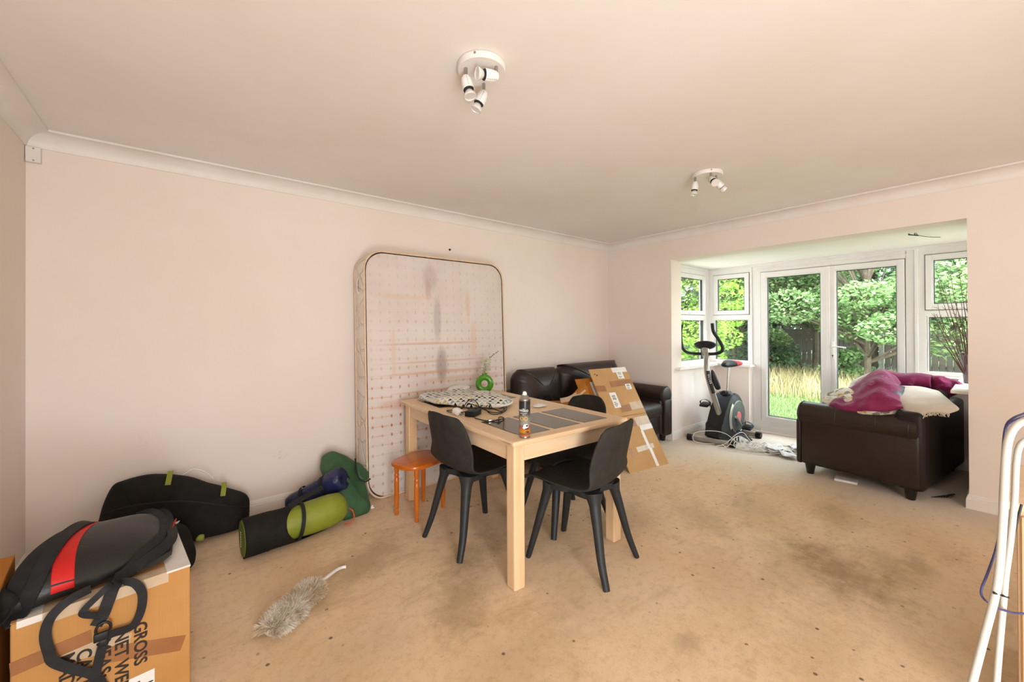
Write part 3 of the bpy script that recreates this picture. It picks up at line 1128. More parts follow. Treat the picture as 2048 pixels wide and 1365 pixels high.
# ------------------------------------------------------------------ mattress leaning on the wall
mw, mh, mt = 1.325, 1.90, .225
t = thing('mattress', 'stained white double mattress standing on edge against the long wall', 'mattress', (1.735, 3.028, 0))
t.rotation_euler = (math.radians(-2.2), 0, 0)
def moutline(inset=0, n=8):
    r = .15 - inset * .5
    w, h_ = mw - 2 * inset, mh - 2 * inset
    return [(x, y + mh / 2) for x, y in rrect(w, h_, r, n)]
m, tt = newmat('stained_mattress_face', .85, 0, .2)
base = tt.mix(tt.maprange(tt.noise(2.2, 4, .6), .3, .7, 0, 1), '#ddd2cb', '#d6c8bf')
sep = tt.n.new('ShaderNodeSeparateXYZ'); tt.link(tt.tc.outputs['Object'], sep.inputs[0])
X_, Z_ = sep.outputs[0], sep.outputs[2]
wob = tt.math('MULTIPLY', tt.math('SUBTRACT', tt.noise(2.0, 2), .5), .03)
zz = tt.math('ADD', Z_, wob)
low = tt.maprange(Z_, .5, 1.15, 1, 0)
low = tt.math('MULTIPLY', low, tt.maprange(Z_, .25, .55, .25, 1))
# rows and columns of quilting rust marks
rz_ = tt.math('ABSOLUTE', tt.math('SUBTRACT', tt.math('FRACT', tt.math('DIVIDE', zz, .073)), .5))
rx_ = tt.math('ABSOLUTE', tt.math('SUBTRACT', tt.math('FRACT', tt.math('DIVIDE', X_, .073)), .5))
line = tt.maprange(rz_, .0, .12, 1, 0)
dot = tt.math('MULTIPLY', tt.maprange(rx_, .03, .13, 1, 0), tt.maprange(rz_, .05, .24, 1, 0))
pat = tt.math('ADD', tt.math('MULTIPLY', low, .85), tt.maprange(Z_, 1.25, 1.6, .22, .03))
brk = tt.maprange(tt.noise(3.2, 3), .38, .62, 0, 1)
base = tt.mix(tt.math('MULTIPLY', tt.math('MULTIPLY', line, brk), tt.math('MULTIPLY', pat, .62)), base, '#cf9468')
brk2 = tt.maprange(tt.noise(4.5, 3), .35, .6, .15, 1)
base = tt.mix(tt.math('MULTIPLY', tt.math('MULTIPLY', dot, brk2), pat), base, '#a8603a')
def blot(cx, cz, sx, sz, c, s, base):
    mp = tt.n.new('ShaderNodeMapping'); mp.vector_type = 'TEXTURE'
    mp.inputs[1].default_value = (cx, 0, cz); mp.inputs[3].default_value = (sx, 1, sz)
    tt.link(tt.tc.outputs['Object'], mp.inputs[0])
    s2 = tt.n.new('ShaderNodeSeparateXYZ'); tt.link(mp.outputs[0], s2.inputs[0])
    d = tt.math('ADD', tt.math('POWER', s2.outputs[0], 2.0), tt.math('POWER', s2.outputs[2], 2.0))
    d = tt.math('ADD', d, tt.math('MULTIPLY', tt.math('SUBTRACT', tt.noise(7, 3), .5), 1.2))
    return tt.mix(tt.maprange(d, .1, 1.4, s, 0), base, c)
base = blot(-.03, .98, .055, .17, '#877a76', .62, base)
base = blot(-.06, 1.38, .04, .2, '#978a87', .42, base)
base = blot(-.12, 1.72, .07, .13, '#a89b97', .38, base)
base = blot(-.14, 1.62, .03, .1, '#b88d74', .4, base)
base = blot(-.30, .50, .06, .025, '#c0643a', .7, base)
base = blot(.2, .86, .5, .03, '#c98d66', .3, base)
base = blot(-.1, 1.17, .5, .012, '#c98d66', .5, base)
base = blot(0, .93, .6, .014, '#c98d66', .5, base)
base = blot(-.3, .70, .3, .05, '#c07a55', .4, base)
base = blot(.1, .78, .6, .010, '#c98d66', .5, base)
base = blot(.0, 1.02, .6, .009, '#c98d66', .4, base)
base = blot(.25, 1.5, .03, .14, '#d9b296', .5, base)
base = blot(-.35, 1.55, .3, .02, '#dcb79c', .4, base)
base = blot(.3, 1.2, .03, .16, '#d9b296', .4, base)
base = blot(-.45, 1.1, .02, .2, '#d9b296', .4, base)
tt.color(base)
dimple = tt.math('ADD', tt.math('MULTIPLY', dot, -1), tt.math('MULTIPLY', tt.noise(30, 3), .3))
tt.bump(dimple, .5, .006)
M['mattressface'] = m
def mface(y, bulge, rings=8):
    mb = MB()
    O = moutline(.012)
    prev = None
    for i in range(rings + 1):
        s = math.cos(math.pi / 2 * i / rings * .98)
        ring = [mb.bm.verts.new((x * s, y - bulge * math.sqrt(max(0, 1 - s ** 4)), mh / 2 + (z - mh / 2) * s)) for x, z in O]
        if prev:
            for k in range(len(O)):
                mb.face([prev[k], prev[(k + 1) % len(O)], ring[(k + 1) % len(O)], ring[k]])
        prev = ring
    mb.face(prev)
    return mb
link('face_panel', mface(.006, .022), 'mattressface', t)
m, tt = newmat('mattress_border', .8, 0, .2)
v = tt.mapping((1, 1, 1))
c = tt.mix(tt.maprange(tt.noise(5, 3), .3, .7, 0, 1), '#f0e6dc', '#e8dacb')
vor = tt.node('ShaderNodeTexVoronoi', i_Scale=7.0, feature='DISTANCE_TO_EDGE')
tt.link(tt.tc.outputs['Object'], vor.inputs['Vector'])
ed = tt.maprange(vor.outputs[0], .02, .07, 1, 0)
c = tt.mix(tt.math('MULTIPLY', ed, .3), c, '#d3b79e')
c = tt.mix(tt.maprange(tt.noise(14, 4), .55, .75, 0, .4), c, '#d8b394')
tt.color(c)
tt.bump(tt.math('ADD', tt.math('MULTIPLY', ed, -1), tt.math('MULTIPLY', tt.noise(25, 3), .4)), .6, .012)
M['border'] = m
mb = MB()
O = moutline()
rows = []
for i in range(9):
    f = i / 8
    g = .012 * math.sin(math.pi * f) ** .7
    rows.append([(x * (1 + g / (mw / 2)), f * mt, mh / 2 + (z - mh / 2) * (1 + g / (mh / 2))) for x, z in O])
for i in range(9):
    rows[i] = [(x, y, max(z, .0)) for x, y, z in rows[i]]
mb.grid(rows, closed=True)
link('border', mb, 'border', t)
mb = MB()
mb.prism([(x, z) for x, z in moutline(.012)], 0, .004, Matrix.Translation((0, mt - .002, 0)) @ Matrix.Rotation(math.pi / 2, 4, 'X') @ Matrix.Diagonal((1, 1, -1, 1)))
link('back_panel', mb, 'border', t)
M['piping'] = mat('tan_piping', '#e8cbad', '#dfbc99', 20, .7)
for y in (0.002, mt - .004):
    mb = MB(); mb.tube([(x, y, max(z, .008)) for x, z in moutline(-.002, 10)], .007, 8, closed=True)
    link('piping', mb, 'piping', t)
# side handles and vents
mb = MB(); mb.ribbon(smooth_path([(-mw / 2 - .008, .11, 1.70), (-mw / 2 - .022, .11, 1.67), (-mw / 2 - .024, .11, 1.60), (-mw / 2 - .01, .11, 1.57)], 4), .03, .004, normals=[(-1, 0, 0)])
link('handle', mb, 'border', t)

# ------------------------------------------------------------------ spotlights
def spotlight(label, loc, heads, rz):
    t = thing('ceiling_spotlight', label, 'ceiling light', (loc[0], loc[1], CZ), rz)
    mb = MB(); mb.lathe([(.092, 0), (.098, -.003), (.099, -.022), (.095, -.028), (.02, -.0285), (.001, -.0285)], 40)
    link('base_plate', mb, 'trim', t)
    mb = MB()
    for a in (40, 220):
        mb.lathe([(.004, 0), (.005, .003)], 10, Matrix.Translation((.098 * math.cos(math.radians(a)), .098 * math.sin(math.radians(a)), -.012)) @ rot_to((math.cos(math.radians(a)), math.sin(math.radians(a)), 0)))
    link('screw', mb, 'chrome', t)
    for (x, y), d in heads:
        mb = MB(); mb.tube([(x, y, -.026), (x, y, -.066)], .0065, 12)
        arm = link('stem', mb, 'chrome', t)
        d = Vector(d).normalized()
        p = Vector((x, y, -.068))
        R4 = Matrix.Translation(p) @ rot_to(d)
        mb = MB(); mb.lathe([(.004, -.006), (.014, -.005), (.0195, .004), (.0225, .02), (.0235, .038), (.0238, .052), (.022, .052), (.019, .046)], 24, R4)
        hd = link('lamp_head', mb, 'white', t)
        mb = MB()
        for ang in (0, 120, 240):
            for k in range(6):
                z = .008 + k * .0072
                rr = np.interp(z, [.004, .02, .038, .052], [.0195, .0225, .0235, .0238])
                q = Vector((rr * math.cos(math.radians(ang)), rr * math.sin(math.radians(ang)), z))
                mb.lathe([(.0014, 0), (.0014, .0006)], 6, R4 @ Matrix.Translation(q) @ rot_to((math.cos(math.radians(ang)), math.sin(math.radians(ang)), 0)))
        link('vent_hole', mb, 'dark', hd)
        mb = MB(); mb.lathe([(.0205, .048), (.0205, .055), (.013, .058), (.011, .057)], 24, R4)
        link('bulb_clip', mb, 'gasket', hd)
        mb = MB(); mb.lathe([(.009, .054), (.016, .060), (.0235, .076), (.025, .080), (.025, .084), (.0225, .0845), (.021, .081), (.001, .081)], 24, R4)
        link('bulb', mb, 'bulbglass', hd)
M['bulbglass'] = mat('frosted_reflector', '#efece6', '#e4e0d8', 10, .15, metal=.15)
rx, fw = Vector((.776, -.63, 0)), Vector((.63, .776, 0))
dz = Vector((0, 0, 1))
spotlight('white three lamp ceiling spotlight nearer the camera, above the table', (.95, 1.36), [((-.066, .016), rx * .22 - dz * .95 - fw * .1), ((.024, -.068), -rx * .85 - fw * .42 - dz * .12), ((.050, .055), -rx * .4 - dz * .85 - fw * .05)], 0)
spotlight('white three lamp ceiling spotlight farther away, nearer the bay window', (2.85, 1.335), [((-.068, .052), -rx * .12 - dz * .95), ((-.064, -.055), -fw * .75 - dz * .6 - rx * .05), ((.014, -.055), rx * .62 - dz * .62 + fw * .1)], 0)

# ------------------------------------------------------------------ leather sofas
def sofa(label, loc, rz, W, D=.85, cushions=((-.5, .5),), seats=2, kind='leather'):
    """local: front towards -y, width along x"""
    t = thing('leather_sofa', label, 'sofa', (loc[0], loc[1], 0), rz)
    aw = .19
    hw, hd = W / 2, D / 2
    mb = MB(); mb.box((-hw + aw - .01, -hd + .05, .085), (hw - aw + .01, hd - .06, .30), .02)
    link('base', mb, kind, t)
    mb = MB(); mb.box((-hw + .02, hd - .17, .075), (hw - .02, hd - .005, .66), .035, seg=3)
    link('back', mb, 'leatherdark', t)
    for s in (-1, 1):
        mb = MB()
        x0, x1 = sorted((s * (hw - aw), s * (hw - .015)))
        mb.box((x0, -hd + .03, .085), (x1, hd - .02, .50), .03, seg=3)
        ap = link('arm', mb, kind, t)
        mb = MB()
        pr = [(.0, -.002), (.07, -.004), (.096, .004), (.102, .02), (.103, .05), (.103, D - .09), (.098, D - .055), (.07, D - .045), (.0, D - .044)]
        n = 26
        M4 = Matrix.Translation((s * (hw - .098), -hd + .012, .522)) @ rot_to((0, 1, 0))
        mb.lathe(pr, n, M4)
        link('arm_roll', mb, kind, ap)
        mb = MB()
        mb.tube([(s * (hw - .098) + .1035 * math.cos(a), -hd + .030, .522 + .1035 * math.sin(a)) for a in (2 * math.pi * k / 32 for k in range(32))], .004, 6, closed=True)
        mb.tube([(s * (hw - .098) + .1035 * math.cos(a), hd - .085, .522 + .1035 * math.sin(a)) for a in (2 * math.pi * k / 32 for k in range(32))], .004, 6, closed=True)
        for yy in (-.12, .14):
            mb.tube([(s * (hw - .098) + .1022 * math.cos(a), yy, .522 + .1022 * math.sin(a)) for a in (2 * math.pi * k / 32 for k in range(32))], .0022, 6, closed=True)
        link('seam', mb, kind, ap)
        mb = MB()
        mb.prism(rrect(.15, .40, .03, 4), -.016, .02, Matrix.Translation((s * (hw - .095), -hd + .02, .28)) @ Matrix.Rotation(math.pi / 2, 4, 'X'), bev=.01)
        link('front_panel', mb, kind, ap)
    x = -hw + aw
    sw = (W - 2 * aw) / seats
    for k in range(seats):
        mb = MB()
        c = Vector((x + sw * (k + .5), -hd + .33, .385))
        mb.box((-sw / 2 + .004, -.33, -.085), (sw / 2 - .004, .30, .075), .05, Matrix.Translation(c), seg=4)
        for v in mb.bm.verts:
            q = v.co - c
            if q.z > 0:
                v.co.z += .03 * max(0, 1 - (q.x / sw * 2) ** 2) * max(0, 1 - (q.y / .33) ** 2)
        link('seat_cushion', mb, kind, t)
    for (a, b, zt, dy) in cushions:
        mb = MB()
        w = b - a
        c = Vector(((a + b) / 2, hd - .26 + dy, .60))
        hh = zt - .42
        ol = [(c.x + px, c.y, .42 + hh / 2 + pz) for px, pz in rrect(w, hh, .11, 5)]
        mb.pillow(ol, .30, (0, -1, .18), rings=8, front=.6, wr=.014, wscale=5, power=.42, n=2, seed=a)
        link('back_cushion', mb, kind, t, angle=180)
    for sx in (-1, 1):
        for sy in (-1, 1):
            mb = MB()
            mb.lathe([(.024, 0), (.027, .004), (.038, .075), (.040, .088)], 14, Matrix.Translation((sx * (hw - .07), sy * (hd - .09), 0)))
            link('leg', mb, 'leg', t)
    return t
sofa('dark brown leather two seat sofa against the long wall behind the table', (3.352, 2.862), 0, 1.955, .86, cushions=((-.88, -.275, .885, .02), (-.285, .735, .90, .02)))
sofa('dark leather sofa seen from its arm, standing in the bay under bedding', (4.823, .742), math.radians(173.4), 1.25, .83, cushions=((-.44, .0, .80, .0), (.0, .44, .80, .0)))

# ------------------------------------------------------------------ flat cardboard leaning on the sofa
def card_board(name, label, BL, BR, H, lean_dir, thick, m, parts, group=None):
    """sheet standing on BL-BR, top pushed along lean_dir; parts(parent, W) add tapes and labels in local (x, 0, z)"""
    BL, BR = Vector(BL), Vector(BR)
    u = (BR - BL).normalized()
    top = Vector(lean_dir)
    v = (top - u * top.dot(u)).normalized()
    n = v.cross(u)   # away from the viewer
    t = bpy.data.objects.new(name, None); COL.objects.link(t)
    tag(t, label, 'cardboard', group)
    t.matrix_world = Matrix(((u.x, n.x, v.x, BL.x), (u.y, n.y, v.y, BL.y), (u.z, n.z, v.z, BL.z), (0, 0, 0, 1)))
    Wd = (BR - BL).length
    parts(t, Wd, H)
    return t
def flat(name, m, parent, x0, x1, z0, z1, y=-.0008, t=.0007, shear=0):
    mb = MB()
    mb.prism([(x0, z0), (x1, z0 + shear), (x1, z1 + shear), (x0, z1)], 0, t, Matrix.Translation((0, y, 0)) @ Matrix.Rotation(math.pi / 2, 4, 'X'))
    return link(name, mb, m, parent, smooth=False)
def barcode(parent, x0, z0, w, h, n=9, seed=1):
    r = random.Random(seed)
    mb = MB()
    z = z0
    while z < z0 + h:
        b = r.choice((.002, .004, .006))
        mb.box((x0, -.0022, z), (x0 + w, -.0016, min(z + b, z0 + h)))
        z += b + r.choice((.003, .005))
    return link('barcode', mb, 'ink', parent, smooth=False)
def big_card(t, W, H):
    mb = MB()
    mb.box((0, 0, 0), (W, .012, H * .495), .001, seg=1)
    mb.box((0, 0, H * .499), (W, .012, H), .001, seg=1)
    link('sheet', mb, 'cardpale', t, smooth=False)
    mb = MB()
    mb.box((.03, .0125, .0), (W + .012, .024, H * .97), .001, seg=1)
    link('back_sheet', mb, 'cardpale', t, smooth=False)
    flat('brown_tape', 'tapebrown', t, .20, W - .005, H * .795, H * .855, shear=.008)
    flat('brown_tape', 'tapebrown', t, .0, .12, H * .765, H * .825, shear=-.006)
    flat('brown_tape', 'tapebrown', t, .20, .34, H * .535, H * .60, shear=.004)
    flat('brown_tape', 'tapebrown', t, .17, .32, H * .385, H * .44, shear=.004)
    flat('clear_tape', 'tapeclear', t, .34, W - .005, H * .545, H * .62, shear=.006)
    flat('clear_tape', 'tapeclear', t, .32, W - .005, H * .385, H * .47, shear=.004)
    flat('clear_tape', 'tapeclear', t, .19, .42, H * .155, H * .20, shear=.01)
    flat('brown_tape', 'tapebrown', t, .10, .13, H * .12, H * .2)
    flat('white_tape', 'tapewhite', t, .345, W, H * .335, H * .385, shear=.008)
    flat('white_tape', 'tapewhite', t, .335, .37, H * .17, H * .335, -.0012)
    flat('white_tape', 'tapewhite', t, .345, .38, .005, H * .17, -.0012)
    flat('white_tape', 'tapewhite', t, W - .215, W - .01, H * .945, H * .999)
    for (x0, z0, w, h, sd) in ((.135, H * .585, .085, .16, 1), (W - .17, H * .875, .085, .085, 2), (W - .12, H * .755, .075, .06, 3)):
        lb = flat('paper_label', 'label', t, x0, x0 + w, z0, z0 + h, -.001)
        barcode(lb, x0 + w * .2, z0 + h * .52, w * .55, h * .32, seed=sd)
        mb = MB()
        for k in range(4):
            mb.box((x0 + w * .15, -.0022, z0 + h * (.1 + .08 * k)), (x0 + w * (.55 + .08 * (k % 3)), -.0016, z0 + h * (.13 + .08 * k)))
        link('print', mb, 'ink', lb, smooth=False)
    mb = MB()
    for (x, z) in ((.055, H * .945), (.075, H * .93), (.078, H * .935)):
        mb.lathe([(.008, 0), (.006, .0015)], 8, Matrix.Translation((x, .0, z)) @ rot_to((0, -1, 0)), sx=1.2, sy=.7)
    link('hole', mb, 'dark', t)
card_board('flattened_carton', 'tall flattened pale cardboard carton leaning on the sofa, with labels and parcel tape', (3.075, 2.135, 0), (3.581, 2.056, 0), 1.03, (.085, .53, .859), .012, 'cardpale', big_card)
def mid_card(t, W, H):
    mb = MB(); mb.box((0, 0, 0), (W, .008, H), .001, seg=1)
    link('sheet', mb, 'carddark', t, smooth=False)
    lb = flat('paper_label', 'label', t, .17, .21, H * .45, H * .88, shear=0)
card_board('cardboard_flap', 'orange brown cardboard sheet propped behind the tall flattened carton', (2.986, 2.535, .468), (3.34, 2.480, .468), .37, (.085, .53, .859), .008, 'carddark', mid_card)
t = thing('torn_cardboard', 'torn crumpled orange brown cardboard on the sofa seat behind the far chair', 'cardboard', (2.80, 2.62, .47))
mb = MB()
mb.pillow([(-.15, .10, .05), (-.15, .10, .14), (-.06, .05, .14), (.04, -.02, .20), (.10, -.07, .28), (.15, -.11, .27), (.17, -.12, .05), (.16, -.12, .0), (0, 0, .0)], .03, (-.55, -.83, .1), rings=3, wr=.02, wscale=9, n=2)
link('sheet', mb, 'carddark', t, angle=30)
mb = MB(); mb.ribbon(smooth_path([(-.07, .03, .145), (.0, -.01, .16), (.06, -.06, .20), (.12, -.10, .25)], 4), .045, .002, normals=[(-.5, -.7, .4)])
link('tape', mb, 'tapeclear', t)

# ------------------------------------------------------------------ exercise bike
t = thing('exercise_bike', 'black and silver exercise bike in the left corner of the bay', 'exercise bike', (4.87, 2.10, 0))
L = lambda x, y, z: (x - 4.87, y - 2.10, z)
def part(name, m, build, parent=t, **kw):
    mb = MB(); build(mb); return link(name, mb, m, parent, **kw)
for (xa, ya, xb, yb) in ((4.505, 2.355, 4.575, 1.865), (5.17, 2.33, 5.19, 1.83)):
    a, b = Vector(L(xa, ya, .036)), Vector(L(xb, yb, .036))
    d = (b - a).normalized()
    st = part('stabiliser', 'silver', lambda q: q.tube([a + d * .03, b - d * .03], .029, 16))
    for e, s in ((a, 1), (b, -1)):
        part('end_cap', 'blackpl', lambda q: q.tube([e, e + d * (s * .055)], .036, 16), st)
# wheel housing
ol = [(-.29, .055), (.315, .055), (.335, .16), (.325, .28), (.275, .40), (.20, .475), (.12, .515), (.045, .53), (-.02, .50), (-.09, .44), (-.18, .33), (-.255, .19)]
def _housing(q):
    O = smooth_path([(x, 0, z) for x, z in ol], 4, True)
    q.prism([(p.x, p.z) for p in O], -.088, .088, Matrix.Rotation(math.pi / 2, 4, 'X'), bev=.028)
part('housing', 'blackpl', _housing)
part('neck', 'blackpl', lambda q: q.box((-.01, -.05, .47), (.10, .05, .545), .015))
part('saddle_knob', 'blackpl', lambda q: q.lathe([(.014, 0), (.016, .03), (.026, .034), (.028, .05), (.024, .055)], 18, Matrix.Translation((.03, 0, .525)) @ rot_to((-1, 0, .12))))
M['discgrey'] = mat('dark_grey_disc', '#35393a', '#2c3031', 9, .45)
M['pinkred'] = mat('pink_red_disc', '#d5525a', '#c9454e', 9, .4)
for s in (-1, 1):
    P4 = Matrix.Translation((.13, s * .0885, .25)) @ rot_to((0, s, 0))
    ds = part('wheel_disc', 'discgrey', lambda q: q.lathe([(.195, -.01), (.192, .006), (.17, .012), (.02, .014)], 40, P4))
    part('trim_ring', 'silver', lambda q: q.tube([P4 @ Vector((.183 * math.cos(a), .183 * math.sin(a), .010)) for a in (2 * math.pi * k / 48 for k in range(48))], .0045, 6, closed=True), ds)
    part('side_panel', 'silver', lambda q: q.grid([[P4 @ Vector((r * math.cos(a), r * math.sin(a), .004 if r > .2 else .011)) for a in np.linspace(math.radians(128 if s < 0 else 52), math.radians(215 if s < 0 else -35), 14)] for r in (.19, .205, .225)]), ds)
    part('hub_cover', 'pinkred', lambda q: q.lathe([(.058, .012), (.055, .019), (.001, .020)], 32, P4), ds)
    part('hub_ring', 'silver', lambda q: q.tube([P4 @ Vector((.06 * math.cos(a), .06 * math.sin(a), .016)) for a in (2 * math.pi * k / 36 for k in range(36))], .003, 6, closed=True), ds)
    cx = -.045
    dirv = Vector((-.10, 0, .115)) if s > 0 else Vector((.10, 0, -.115))
    c0 = Vector((.04, s * .10, .26))
    part('crank', 'silver', lambda q: q.tube([c0, c0 + Vector((0, s * .02, 0)), c0 + Vector((0, s * .035, 0)) + dirv], [.016, .016, .011], 10))
    pc = c0 + dirv + Vector((0, s * .095, 0))
    def _pedal(q):
        q.box((-.055, -.048, -.014), (.055, .048, .014), .008, Matrix.Translation(pc) @ Matrix.Rotation(-.25, 4, 'Y'))
    pd = part('pedal', 'blackpl', _pedal)
    part('pedal_strap', 'blackpl', lambda q: q.ribbon(smooth_path([pc + Vector((.0, -.05, .0)), pc + Vector((0, -.055, .035)), pc + Vector((0, 0, .06)), pc + Vector((0, .055, .035)), pc + Vector((0, .05, 0))], 4), .03, .003), pd)
# front tube
stem = smooth_path([L(4.70, 2.085, .31), L(4.665, 2.10, .42), L(4.60, 2.13, .62), L(4.565, 2.15, .76), L(4.585, 2.17, .88), L(4.655, 2.20, 1.00)], 6)
fr = part('front_tube', 'silver', lambda q: q.tube(stem, .030, 18))
def _dec(q):
    i0 = int(len(stem) * .34)
    seg = stem[i0:i0 + 11]
    T_, U_ = frames(seg)
    rows = []
    for p, tt_ in zip(seg, T_):
        vd = Vector((-.62, -.78, 0))
        vd = (vd - tt_ * vd.dot(tt_)).normalized()
        s_ = tt_.cross(vd)
        rows.append([p + (vd * math.cos(a) + s_ * math.sin(a)) * .0308 for a in np.linspace(-.75, .75, 6)])
    q.grid(rows)
dc = part('logo_strip', 'gasket', _dec, fr)
def _let(q):
    i0 = int(len(stem) * .34) + 4
    for k in range(5):
        p = stem[i0] .lerp(stem[i0 + 4], k / 4.0)
        tt_ = (stem[i0 + 4] - stem[i0]).normalized()
        vd = Vector((-.62, -.78, 0)); vd = (vd - tt_ * vd.dot(tt_)).normalized(); s_ = tt_.cross(vd)
        R4 = Matrix.Translation(p + vd * .0312) @ Matrix(((s_.x, tt_.x, vd.x, 0), (s_.y, tt_.y, vd.y, 0), (s_.z, tt_.z, vd.z, 0), (0, 0, 0, 1)))
        q.box((-.012, -.007, -.0005), (.012, -.004, .0007), 0, R4); q.box((-.012, .003, -.0005), (.012, .006, .0007), 0, R4); q.box((-.012, -.007, -.0005), (-.008, .006, .0007), 0, R4)
part('lettering', 'white', _let, dc)
part('tension_box', 'blackpl', lambda q: q.pillow([Vector(L(*p)) for p in ((4.585, 2.12, .80), (4.612, 2.10, .80), (4.668, 2.055, .63), (4.655, 2.06, .595), (4.625, 2.09, .60), (4.595, 2.115, .70))], .045, (-.62, -.78, 0), rings=4, n=3))
hb = smooth_path([L(4.62, 2.475, 1.325), L(4.645, 2.505, 1.22), L(4.665, 2.497, 1.06), L(4.66, 2.45, 1.0), L(4.65, 2.36, .985), L(4.65, 2.21, .985), L(4.65, 2.09, .995), L(4.66, 2.035, 1.025), L(4.665, 2.03, 1.075), L(4.655, 2.07, 1.16), L(4.64, 2.115, 1.24), L(4.62, 2.12, 1.335)], 6)
hbo = part('handlebar', 'blackpl', lambda q: q.tube(hb, .0175, 14))
part('clamp', 'silver', lambda q: q.tube([L(4.65, 2.245, .985), L(4.65, 2.175, .986)], .026, 14), hbo)
cn = Vector((-.35, -.30, .88)).normalized()
def _console(q):
    q.lathe([(.02, -.06), (.05, -.045), (.095, -.02), (.108, 0), (.104, .014), (.07, .018), (.001, .016)], 32, Matrix.Translation(L(4.685, 2.235, 1.085)) @ rot_to((.45, .1, .88), (0, 1, 0)), sx=1.12, sy=.8)
co = part('console', 'blackpl', _console)
part('screen', 'discgrey', lambda q: q.box((-.035, -.022, .016), (.035, .022, .020), .003, Matrix.Translation(L(4.685, 2.235, 1.085)) @ rot_to((.45, .1, .88), (0, 1, 0))), co)
part('console_bracket', 'silver', lambda q: q.tube([L(4.65, 2.205, .99), L(4.675, 2.225, 1.05)], [.03, .045], 14), co)
sp = part('saddle_post', 'chrome', lambda q: q.tube([L(4.955, 2.10, .52), L(4.985, 2.10, .815)], .0165, 14))
def _saddle(q):
    O = [(-.15, 0), (-.135, .028), (-.06, .04), (.02, .075), (.09, .112), (.125, .10), (.14, 0), (.125, -.10), (.09, -.112), (.02, -.075), (-.06, -.04), (-.135, -.028)]
    q.pillow([Vector((x, y, 0)) for x, y in O], .082, (0, 0, 1), rings=6, front=.6, power=.45, n=4)
    for v in q.bm.verts:
        v.co.z += .85 + (v.co.x + .05) ** 2 * .5
        v.co.x += .115
    for f in q.bm.faces:
        f.material_index = 1 if f.calc_center_median().x > .145 else 0
mb = MB(); _saddle(mb)
M['saddlered'] = mat('red_saddle_vinyl', '#c4211d', '#b51b18', 8, .35)
link('saddle', mb, ['blackpl', 'saddlered'], t, angle=180)

# ------------------------------------------------------------------ vase of twigs on the right sill
t = thing('twig_vase', 'tall zinc vase of brown twigs on the right bay window sill', 'vase', (5.06, .215, .822))
part('vase', 'zinc', lambda q: q.lathe([(.036, 0), (.04, .004), (.046, .10), (.058, .20), (.064, .235), (.062, .235), (.05, .18), (.03, .02), (.001, .02)], 28), t)
tw = random.Random(4)
for k in range(46):
    mb = MB()
    a = tw.uniform(0, 6.28); e = tw.uniform(.05, .26) * (1 if math.cos(a - 2.6) > -.2 else .6)
    hgt = tw.uniform(.5, .98)
    c_ = Vector((math.cos(a) * e, math.sin(a) * e * (1 if math.sin(a) > 0 else .45), hgt))
    p0 = Vector((math.cos(a) * .02, math.sin(a) * .02, .03))
    pts = smooth_path([p0, p0.lerp(c_, .4) + Vector((tw.uniform(-.02, .02), tw.uniform(-.015, .02), .03)), p0.lerp(c_, .75) + Vector((tw.uniform(-.02, .02), tw.uniform(-.01, .02), .0)), c_], 4)
    mb.tube(pts, [tw.uniform(.0026, .0045), .0012], 5)
    for j in range(5):
        q = pts[len(pts) // 3 + j * 2 - 1]
        mb.tube([q, q + Vector((tw.uniform(-.02, .02), tw.uniform(-.005, .03), tw.uniform(.012, .04)))], [.0022, .001], 4)
    link('twig', mb, 'twig', t)
part('folded_card', 'paper', lambda q: q.box((-.05, -.012, 0), (.05, .012, .004), .001, Matrix.Translation((-.02, .045, .245)) @ Matrix.Rotation(.25, 4, 'Y')), t)
# ------------------------------------------------------------------ big carton in the foreground left
BA = math.atan2(.047, .409)
Bw, Bd, Bh = .412, .40, .45
t = thing('carton', 'large brown carton with black printed lettering under the red and black bag', 'box', (-.388, 1.831, 0), BA)
mb = MB(); mb.box((0, 0, 0), (Bw, Bd, Bh - .003), .004)
link('body', mb, 'card', t, smooth=False)
mb = MB(); mb.box((0, 0, Bh - .0028), (Bw, Bd * .495, Bh), .001, seg=1)
link('flap', mb, 'card', t, smooth=False)
mb = MB(); mb.box((0, Bd * .505, Bh - .0028), (Bw, Bd, Bh), .001, seg=1)
link('flap', mb, 'card', t, smooth=False)
def strip(name, m, lo, hi, M4=None):
    mb = MB(); mb.box(lo, hi, .0004, M4, seg=1); return link(name, mb, m, t, smooth=False)
strip('white_tape', 'tapewhite', (.012, -.0008, Bh - .02), (.062, Bd * .2, Bh + .0008))
strip('white_tape', 'tapewhite', (Bw - .065, -.0008, Bh - .006), (Bw + .001, Bd, Bh + .0008))
strip('clear_tape', 'tapeclear', (.06, -.0007, Bh - .035), (Bw - .06, .05, Bh + .0007))
strip('brown_tape', 'tapebrown', (0, -.0009, -.021), (.165, 0, .021), Matrix.Translation((0, 0, .318)) @ Matrix.Rotation(-.06, 4, 'Y'))
strip('clear_tape', 'tapeclear', (.10, -.0007, -.022), (.26, 0, .022), Matrix.Translation((0, 0, .318)) @ Matrix.Rotation(.20, 4, 'Y'))
strip('brown_tape', 'tapebrown', (.19, -.0009, -.025), (Bw + .004, 0, .025), Matrix.Translation((0, 0, .318)) @ Matrix.Rotation(.34, 4, 'Y'))
strip('paper_label', 'label', (.225, -.0012, .02), (.315, 0, .135), Matrix.Rotation(-.0, 4, 'Y'))
